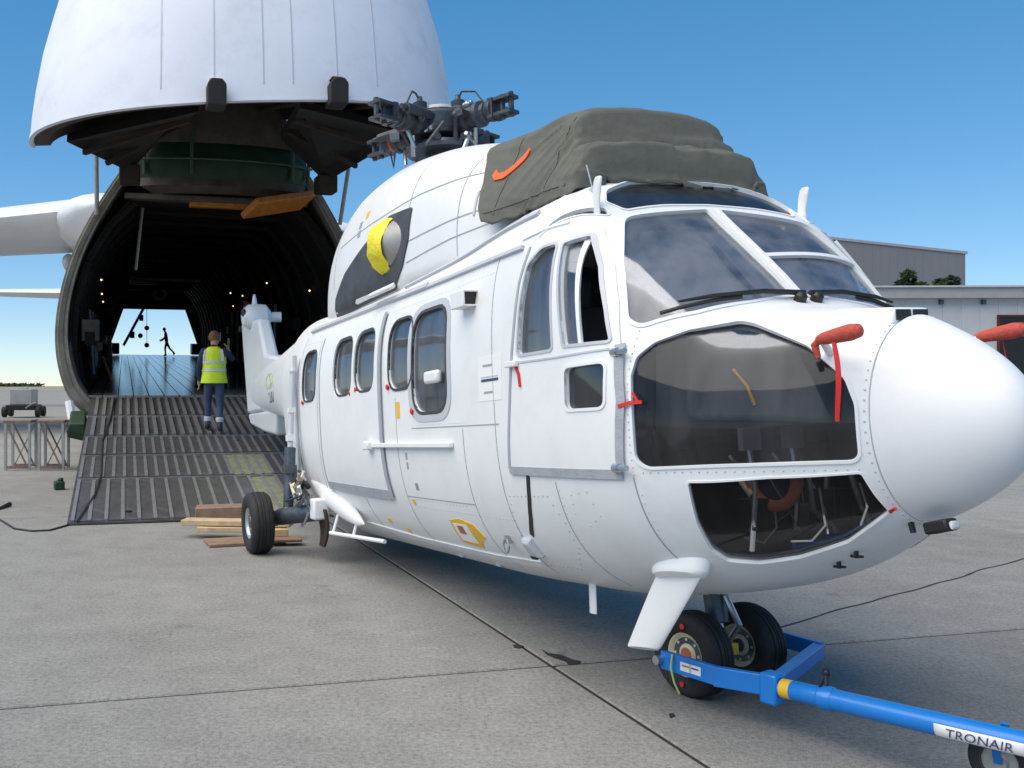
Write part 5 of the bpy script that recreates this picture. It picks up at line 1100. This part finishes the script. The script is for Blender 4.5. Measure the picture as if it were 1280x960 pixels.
# ------------------------------------------------------------------ tow bar
def tow():
    e = empty('tow_bar', Matrix.Translation(V((2.2, 4.6, 0))), label='bright blue tow bar hitched to the helicopter nose wheels', cat='tow bar'); o = V((2.2, 4.6, 0))
    def p(x, y, z): return V((x, y, z))-o
    A, B, C, D_, E_ = p(1.61, 5.07, .225), p(1.80, 4.76, .225), p(2.00, 4.62, .225), p(2.53, 5.25, .225), p(2.43, 5.46, .225)
    b = MB(); b.beam(A, B+(B-A).normalized()*.01, .035, .095); b.build('fork_arm', 'blue', e, bevel=.005)
    b = MB(); b.beam(B-(C-B).normalized()*.03, C, .038, .10); b.build('fork_arm', 'blue', e, bevel=.005)
    b = MB(); b.beam(C+(D_-C).normalized()*.02, D_, .06, .075); b.build('fork_arm', 'blue', e, bevel=.005)
    b = MB(); b.beam(D_+(D_-E_).normalized()*.02, E_+(E_-D_)*.6, .035, .085); b.build('fork_arm', 'blue', e, bevel=.005)
    for q, d in ((A, V((-.9, -.45, 0))), (E_, V((.9, .45, 0)))):
        h = MB(); h.tube([q-d*.02, q+d*.05], .024, 12); h.tube([q-d*.02-V((0, 0, 0)), q-d*.12], .016, 10); h.build('hitch_pin', 'steel', e)
    T = p(2.60, 3.74, .275); d = (T-C).normalized(); E2 = C+d*2.3
    MB().tube([C-d*.02, C+d*.10], .040, 20).build('neck', 'blue', e)
    MB().box(C+V((0, 0, -.01)), (.09, .09, .15), 0, Matrix.Rotation(math.atan2(d.y, d.x), 3, 'Z')).build('knuckle', 'blue', e, bevel=.012)
    MB().tube([C+d*.055, C+d*.105], .0455, 24).build('yellow_collar', 'decal_yellow', e)
    MB().lathe([(.043, .10), (.047, .11), (.047, .24), (.056, .25), (.056, .30), (.05, .31)], C, d, 24).build('sleeve', 'blue', e)
    MB().tube([C+d*.28, E2], .049, 24).build('tube', 'blue', e)
    q = C+d*.27; h = MB(); h.tube([q+V((0, 0, .04)), q+V((.01, .02, .10))], .010, 8); h.ball(q+V((.012, .025, .11)), .018); h.tube([q+V((-.03, .0, .05)), q+V((.02, .05, .075))], .007, 6); h.build('locking_pin', 'black', e)
    # white label wrapped on the lower near face of the tube, with its lettering
    u = V((0, 0, 1)).cross(d).normalized(); nrm = d.cross(u)
    if u.dot(V((-1, -1, 0))) < 0: u = -u
    nrm = V((0, 0, 1))-d*d.z; nrm.normalize()
    def cyl(s, phi, r): a = phi; return C+d*s+(u*math.cos(a)+nrm*math.sin(a))*r
    s0, s1 = .76, 1.10; lb = MB(); rows_ = [[cyl(s0+(s1-s0)*i/10, -.95+1.25*k/10, r) for k in range(11)] for i in range(11) for r in (.0505,)]
    lb.add([q for r_ in rows_ for q in r_], [(i*11+k, i*11+k+1, (i+1)*11+k+1, (i+1)*11+k) for i in range(10) for k in range(10)])
    lo = lb.build('label', 'paper', e, 60); sm_ = lo.modifiers.new('t', 'SOLIDIFY'); sm_.thickness = .0012
    sgn = 1 if (d.cross(nrm)).dot(u) < 0 else -1
    tx = text_mb('TRONAIR', .055, lambda a, b_: cyl((s0+s1)/2+a*1.05+b_*.25, -.30+b_/.052*1.0, .0545)); tx.build('lettering', 'ink', e, 0)
    # support wheel
    wc = p(2.66, 3.94, .13); ax = V((d.y, -d.x, 0)).normalized()
    w_ = bpy.data.objects.new('support_wheel', None); COL.objects.link(w_); w_.parent = e; w_.location = wc
    MB().lathe([(.07, -.035), (.10, -.04), (.122, -.03), (.13, -.012), (.13, .012), (.122, .03), (.10, .04), (.07, .035)], (0, 0, 0), ax, 36, 0, True).build('tyre', 'rubber', w_, 50)
    MB().lathe([(.0, -.045), (.03, -.045), (.035, -.03), (.068, -.028), (.074, -.036), (.074, .036), (.068, .028), (.035, .03), (.03, .045), (0, .045)], (0, 0, 0), ax, 28).build('rim', 'galv', w_, 40)
    b = MB(); b.beam(wc+ax*.05, wc+ax*.05+V((-.05, -.05, .16)), .03, .012); b.beam(wc-ax*.05, wc-ax*.05+V((-.05, -.05, .16)), .03, .012); b.build('wheel_bracket', 'blue', e)
    for t_, m in ((.46, 'paper'), (.62, 'paper')):
        c_ = A.lerp(B, t_); n_ = V((-(B-A).y, (B-A).x, 0)).normalized(); n_ = n_ if n_.y < 0 else -n_
        MB().box(c_+n_*.019, (.07, .002, .045), 0, Matrix.Rotation(math.atan2((B-A).y, (B-A).x), 3, 'Z')).build('sticker', m, e)
        MB().box(c_+n_*.0195+V((0, 0, .006)), (.045, .003, .008), 0, Matrix.Rotation(math.atan2((B-A).y, (B-A).x), 3, 'Z')).build('sticker_print', 'hosered' if t_ < .5 else 'ink', e)
    c_ = A.lerp(B, .18); MB().tube([c_+V((-.01, -.03, .05)), c_+V((-.02, -.035, -.02)), c_+V((0, -.03, -.10)), c_+V((.03, -.02, -.16))], .005, 6).build('lanyard', 'lime', e)
tow()

# ------------------------------------------------------------------ timber by the main wheel
def board(a, b_, wd, h, m, lab):
    mb = MB(); mb.beam(a, b_, wd, h); return thing('timber_board', mb, m, Matrix.Identity(4), bevel=.008, label=lab, cat='board', group='timber boards behind the main wheel')
board((-1.62, 10.05, .02), (-.85, 10.30, .02), .42, .035, 'woodbrown', 'thin plywood sheet lying flat on the concrete behind the main wheel')
board((-.98, 10.02, .055), (-.62, 10.08, .055), .20, .03, 'woodbrown', 'small brown board poking out to the right of the main wheel')
board((-1.15, 10.35, .09), (-.80, 10.42, .09), .30, .08, 'wood', 'short pale board in the middle of the timber stack')
board((-1.96, 10.60, .17), (-.75, 10.44, .17), .22, .06, 'wood', 'long pale timber board on top, pointing left from the wheel')
board((-1.78, 10.50, .105), (-1.15, 10.46, .105), .18, .055, 'wood', 'narrow yellowish board under the long pale one')
board((-1.92, 11.15, .18), (-1.35, 11.22, .19), .34, .17, 'woodbrown', 'thick reddish brown block on the foot of the ramp')
# ------------------------------------------------------------------ ground cable, trestles, cart
cb = MB(); P = [V((-4.997, 12.664, 0.000)), V((-4.427, 11.770, 0.000)), V((-4.032, 11.116, 0.000)), V((-3.764, 10.934, 0.000)), V((-3.582, 10.994, 0.000)), V((-3.530, 11.241, 0.000)), V((-3.476, 11.499, 0.000))]
P = [q+V((0, 0, .012)) for q in P]; cb.tube(P, .011, 6); cb.tube([V((-4.917, 12.200, 0.000))+V((0, 0, .015)), V((-4.877, 12.909, 0.000))+V((0, 0, .02)), V((-4.873, 13.251, 0.000))+V((0, 0, .03))], [.012, .02, .035], 8)
thing('ground_cable', cb, 'black', Matrix.Identity(4), label='thin black cable looping over the concrete beside the ramp foot', cat='cable')
b = MB().box(V((-4.859, 15.391, 0.000))+V((0, 0, .07)), (.16, .2, .14), 0, Matrix.Rotation(.4, 3, 'Z')); b.box(V((-4.859, 15.391, 0.000))+V((0.02, 0, .16)), (.08, .1, .06)); thing('wheel_chock', b, 'green', Matrix.Identity(4), bevel=.02, label='small dark green chock against the ramp side', cat='chock')
def trestle(x0, x1, lab):
    a = V((x0, 18.876, 0)); w_ = x1-x0; h = .95; dp = .55; e = empty('metal_trestle', Matrix.Translation(a) @ Matrix.Rotation(R(6), 4, 'Z'), label=lab, cat='trestle', group='metal trestles left of the ramp')
    for y in (0, dp):
        for x in (0, w_): MB().box((x, y, h/2), (.05, .05, h)).build('leg', 'galv', e, 0)
        MB().box((w_/2, y, .06), (w_, .045, .05)).build('bottom_rail', 'rust', e, 0)
        MB().beam((.03, y-.03, h-.06), (w_-.03, y-.03, .06), .03, .03).build('diagonal_brace', 'rust', e, 0)
        if y: MB().beam((.03, y+.03, .06), (w_-.03, y+.03, h-.06), .02, .02).build('diagonal_brace', 'galv', e, 0)
    MB().box((w_/2, dp/2, h+.02), (w_+.08, dp+.08, .05)).build('top_plate', 'rust', e, 0, .008)
trestle(-7.021, -6.562, 'open metal trestle with a rusty diagonal, the one at the left edge'); trestle(-6.355, -5.896, 'open metal trestle with a rusty diagonal, the one nearer the ramp')
def cart():
    a = V((-18.092, 51.305, 0.000)); e = empty('ground_cart', Matrix.Translation(a) @ Matrix.Rotation(R(8), 4, 'Z'), label='small ground power cart with a grey box on four black wheels', cat='cart')
    MB().box((0, 0, 1.08), (1.15, 1.7, .85)).build('housing', 'cartgrey', e, 0, .05)
    MB().box((0, 0, .52), (1.5, 1.9, .28)).build('chassis', 'black', e, 0, .03)
    for x in (-.85, .85):
        for y in (-.7, .8): MB().lathe([(.12, -.1), (.25, -.12), (.29, -.08), (.29, .08), (.25, .12), (.12, .1)], (x, y, .29), (1, 0, 0), 20).build('wheel', 'rubber', e)
    MB().tube([(.3, -1.0, .5), (.75, -1.5, .75), (.95, -1.7, .8)], .04, 8).build('drawbar', 'galv', e)
    MB().box((-.05, 0, 1.54), (.5, .6, .07)).build('lid', 'cartgrey', e, 0, .02)
cart()

# ------------------------------------------------------------------ people
def person(mtx, J, mats_by, lab, extra=None, hair='hair', seedsub=2):
    """J: joint -> (pos, radius); limbs follow the chain list; the body is one skinned surface"""
    chain = [('pelvis', 'waist'), ('waist', 'chest'), ('chest', 'neck0'), ('neck0', 'neck'), ('neck', 'head0'), ('head0', 'head1')]
    for s in 'LR':
        chain += [('chest', 'sh'+s), ('sh'+s, 'el'+s), ('el'+s, 'wr'+s), ('wr'+s, 'palm'+s), ('pelvis', 'hip'+s), ('hip'+s, 'kn'+s), ('kn'+s, 'an'+s), ('an'+s, 'toe'+s), ('an'+s, 'heel'+s)]
    names = list(J); idx = {n: i for i, n in enumerate(names)}
    vs = [J[n][0] for n in names]; rs = [J[n][1] for n in names]; ed = [(idx[a], idx[b]) for a, b in chain]
    # fingers: four and a thumb as short chains rooted in the palm
    for s in 'LR':
        pw = V(J['wr'+s][0]); pp = V(J['palm'+s][0]); d = (pp-pw).normalized(); sd_ = d.cross(V((1, 0, 0)) if abs(d.x) < .8 else V((0, 1, 0))).normalized(); nn = d.cross(sd_)
        for k, (off_, ln) in enumerate(((-.030, .062), (-.010, .075), (.010, .072), (.030, .058))):
            b0 = pp+d*.02+sd_*off_; b1 = b0+d*ln*.6+nn*.012; b2 = b1+d*ln*.5+nn*.028
            i0 = len(vs); vs += [tuple(b0), tuple(b1), tuple(b2)]; rs += [.011, .010, .008]; ed += [(idx['palm'+s], i0), (i0, i0+1), (i0+1, i0+2)]
        t0 = pw+d*.03+sd_*-.035; t1 = t0+d*.035+sd_*-.02+nn*.01; t2 = t1+d*.03+nn*.015; i0 = len(vs); vs += [tuple(t0), tuple(t1), tuple(t2)]; rs += [.012, .011, .009]; ed += [(idx['wr'+s], i0), (i0, i0+1), (i0+1, i0+2)]
    me = bpy.data.meshes.new('body'); me.from_pydata(vs, ed, []); ob = bpy.data.objects.new('body', me); COL.objects.link(ob)
    sk = ob.modifiers.new('skin', 'SKIN'); ss = ob.modifiers.new('sub', 'SUBSURF'); ss.levels = seedsub; ss.render_levels = seedsub; sk.use_smooth_shade = True
    for i, v_ in enumerate(me.skin_vertices[0].data):
        r_ = rs[i]; v_.radius = r_ if isinstance(r_, tuple) else (r_, r_); v_.use_root = (i == idx['pelvis'])
    dg = bpy.context.evaluated_depsgraph_get(); bm_ = bpy.data.meshes.new_from_object(ob.evaluated_get(dg)); bpy.data.objects.remove(ob)
    mats = ['navy', 'denim', 'skin', 'boot', 'glove']; mats = mats_by[0]; rule = mats_by[1]
    bm_.materials.clear()
    for m in mats: bm_.materials.append(M_(m))
    for p in bm_.polygons:
        c_ = p.center; best = min(names, key=lambda n: (V(J[n][0])-c_).length-.3*(J[n][1] if not isinstance(J[n][1], tuple) else max(J[n][1]))); p.material_index = rule(best, c_); p.use_smooth = True
    e = empty('person', mtx, label=lab, cat='person'); body = link('body', bm_, e)
    hd = (V(J['head0'][0])+V(J['head1'][0]))/2; h = MB()
    fw = V(J['_face'][0])-hd if '_face' in J else V((0, 1, 0)); fw.normalize(); rt = fw.cross(V((0, 0, 1)))
    f = MB(); f.ball(hd+fw*.085+V((0, 0, -.005)), (.016, .02, .024), 0, 8, 6)
    for s in (-1, 1): f.ball(hd+rt*s*.083+V((0, 0, -.005)), (.018, .022, .032), 0, 8, 6); f.ball(hd+fw*.078+rt*s*.032+V((0, 0, .02)), .012, 1, 8, 6)
    f.box(hd+fw*.078+V((0, 0, -.055)), (.04, .02, .01), 2); f.build('face_features', ['skin', 'black', 'hosered'], e)
    rows_ = []
    for i in range(9):
        ph = math.pi*.5*(1-i/8*1.28); row = []
        for k in range(24):
            a = 2*math.pi*k/24; dirv = V((math.cos(a), math.sin(a), 0)); front = dirv.dot(fw); z = .122*math.sin(ph); r_ = .100*max(.02, math.cos(ph))
            q = hd+dirv*r_*(1.04 if front < 0 else 1.0)+V((0, 0, z+.018)); 
            if front > .35 and z < .05: q = hd+dirv*r_*.80+V((0, 0, max(z, .05)))
            q += dirv*.006*noise.noise(q*40); row.append(q)
        rows_.append(row)
    h.loft(rows_[::-1], 0, True, True); h.build('hair', hair, e, 60)
    return e, body
# worker walking up the ramp, seen from behind, one hand raised
RY = math.atan2(.97, -.24)
def ramp_point(x, t): return PM @ rp(x, t, .03)
wp = V((-2.570, 16.773, .864))
J = {'pelvis': ((0, 0, .94), (.155, .115)), 'waist': ((0, .02, 1.10), (.15, .11)), 'chest': ((0, .03, 1.36), (.165, .125)), 'neck0': ((0, .03, 1.47), (.085, .08)), 'neck': ((0, .04, 1.53), (.055, .055)), 'head0': ((0, .055, 1.60), (.072, .082)), 'head1': ((0, .055, 1.70), (.075, .088)),
     'shL': ((-.19, .02, 1.42), (.075, .075)), 'elL': ((-.27, -.01, 1.14), (.052, .052)), 'wrL': ((-.27, .06, .90), (.036, .036)), 'palmL': ((-.265, .08, .83), (.034, .030)),
     'shR': ((.19, .02, 1.42), (.075, .075)), 'elR': ((.33, .12, 1.27), (.055, .055)), 'wrR': ((.245, .26, 1.40), (.038, .038)), 'palmR': ((.22, .27, 1.48), (.036, .032)),
     'hipL': ((-.095, 0, .86), (.092, .10)), 'knL': ((-.115, .10, .50), (.066, .068)), 'anL': ((-.12, .12, .12), (.048, .05)), 'toeL': ((-.13, .26, .065), (.042, .032)), 'heelL': ((-.12, .08, .055), (.042, .042)),
     'hipR': ((.095, 0, .86), (.092, .10)), 'knR': ((.105, .0, .47), (.066, .068)), 'anR': ((.11, -.12, .08), (.048, .05)), 'toeR': ((.12, .0, .035), (.042, .032)), 'heelR': ((.11, -.17, .03), (.042, .042))}
J['_face'] = ((0, .2, 1.65), .01); JJ = {k: v for k, v in J.items() if k != '_face'}
def rule(n, c_):
    if n.startswith(('head', 'neck')) and n != 'neck0': return 2
    if n.startswith('palm'): return 4 if n.endswith('R') else 2
    if n.startswith('wr'): return 4 if (n.endswith('R') and c_.z > 1.42) else (2 if c_.z < .89 else 0)
    if n.startswith(('toe', 'heel')): return 3
    if n.startswith('an'): return 3 if c_.z < .14 else 1
    if n.startswith(('hip', 'kn', 'pelvis')): return 1
    return 0
class _J(dict): pass
wm = Matrix.Translation(wp) @ Matrix.Rotation(R(4), 4, 'Z')
def mk(Jd, m, rl, mats, lab, hair='hair'):
    face = Jd.pop('_face'); Jd2 = dict(Jd); orig = person.__globals__
    return person_face(m, Jd2, (mats, rl), lab, face, hair)
def person_face(m, Jd, mb_, lab, face, hair):
    Jx = dict(Jd); e, b_ = person(m, Jx, mb_, lab, None, hair); return e, b_
we, wb_ = mk(dict(J), wm, rule, ['navy', 'denim', 'skin', 'boot', 'glove'], 'worker in a yellow high-visibility vest walking up the ramp, seen from behind')
# hi-vis vest as a shell round the torso with reflective bands
def torso_ring(z, wx, wy, cy, n=32, gap=0): return [V((wx*math.cos(a), cy+wy*math.sin(a), z)) for a in [2*math.pi*k/n for k in range(n)]]
vt = MB(); secs = [(.86, .235, .165, .01), (.90, .232, .163, .01), (1.00, .215, .155, .015), (1.10, .205, .15, .02), (1.22, .205, .155, .025), (1.34, .215, .16, .03), (1.42, .205, .145, .035), (1.48, .135, .105, .04), (1.50, .10, .085, .04)]
def vz(z):
    for i in range(len(secs)-1):
        if secs[i][0] <= z <= secs[i+1][0]:
            t = (z-secs[i][0])/(secs[i+1][0]-secs[i][0]); return [secs[i][j]+(secs[i+1][j]-secs[i][j])*t for j in (1, 2, 3)]
def wav(r_): return [q+V((q.x, q.y, 0)).normalized()*.010*noise.noise(q*9) for q in r_]
vt.loft([wav(torso_ring(z, a, b_, c_)) for z, a, b_, c_ in secs], 0, True, True); vo = vt.build('vest', 'hivis', we, 60)
for z in (1.065, 1.20):
    a, b_, c_ = vz(z); a2, b2, c2 = vz(z+.05); MB().loft([wav(torso_ring(z, a+.006, b_+.006, c_)), wav(torso_ring(z+.05, a2+.006, b2+.006, c2))], 0, False, False).build('reflective_band', 'reflect', vo, 60)
for s in (-1, 1):
    pts = []
    for z in (1.25, 1.33, 1.41, 1.455): a, b_, c_ = vz(z); x = s*.15*(1 if z < 1.4 else .9); y = c_-b_*math.sqrt(max(.05, 1-(x/a)**2)); pts.append(V((x, y-.012, z)))
    MB().loft([[q+V((-.024, 0, 0)), q+V((.024, 0, 0)), q+V((.024, .008, 0)), q+V((-.024, .008, 0))] for q in pts]).build('reflective_band', 'reflect', vo)
for s, c0, z in ((-1, J['anL'][0], .21), (1, J['anR'][0], .20)):
    MB().lathe([(.062, z-.02), (.068, z), (.070, z+.05), (.060, z+.06)], (c0[0]*.98, c0[1]-(.005 if s < 0 else -.015), 0), (0, 0, 1), 18).build('trouser_band', 'reflect', we)
# far silhouette walking across the rear of the hold
J2 = {'pelvis': ((0, 0, .94), (.14, .12)), 'waist': ((.02, 0, 1.10), (.13, .12)), 'chest': ((.05, 0, 1.34), (.15, .14)), 'neck0': ((.08, 0, 1.46), (.08, .08)), 'neck': ((.10, 0, 1.52), (.055, .055)), 'head0': ((.13, 0, 1.58), (.08, .08)), 'head1': ((.15, 0, 1.68), (.085, .085)),
      'shL': ((.05, .18, 1.40), (.07, .07)), 'elL': ((.10, .22, 1.14), (.05, .05)), 'wrL': ((.28, .20, 1.02), (.036, .036)), 'palmL': ((.34, .19, 1.0), (.034, .03)),
      'shR': ((.04, -.18, 1.40), (.07, .07)), 'elR': ((.08, -.22, 1.14), (.05, .05)), 'wrR': ((.26, -.2, 1.0), (.036, .036)), 'palmR': ((.32, -.2, .98), (.034, .03)),
      'hipL': ((0, .09, .86), (.095, .095)), 'knL': ((-.18, .10, .50), (.065, .065)), 'anL': ((-.46, .1, .20), (.048, .048)), 'toeL': ((-.40, .1, .08), (.04, .035)), 'heelL': ((-.52, .1, .17), (.04, .04)),
      'hipR': ((0, -.09, .86), (.095, .095)), 'knR': ((.10, -.10, .48), (.065, .065)), 'anR': ((.06, -.1, .09), (.048, .048)), 'toeR': ((.20, -.1, .04), (.04, .035)), 'heelR': ((.02, -.1, .04), (.04, .04)), '_face': ((.3, 0, 1.6), .01)}
pt = PM @ V((.55, 38.5, .01))
mk(J2, Matrix.Translation(pt) @ Matrix.Rotation(R(188), 4, 'Z'), lambda n, c_: 1 if n.startswith(('head', 'palm', 'neck')) else 0, ['cloth_dark', 'skin'], 'person in dark clothes walking across the far end of the hold', 'cloth_dark')
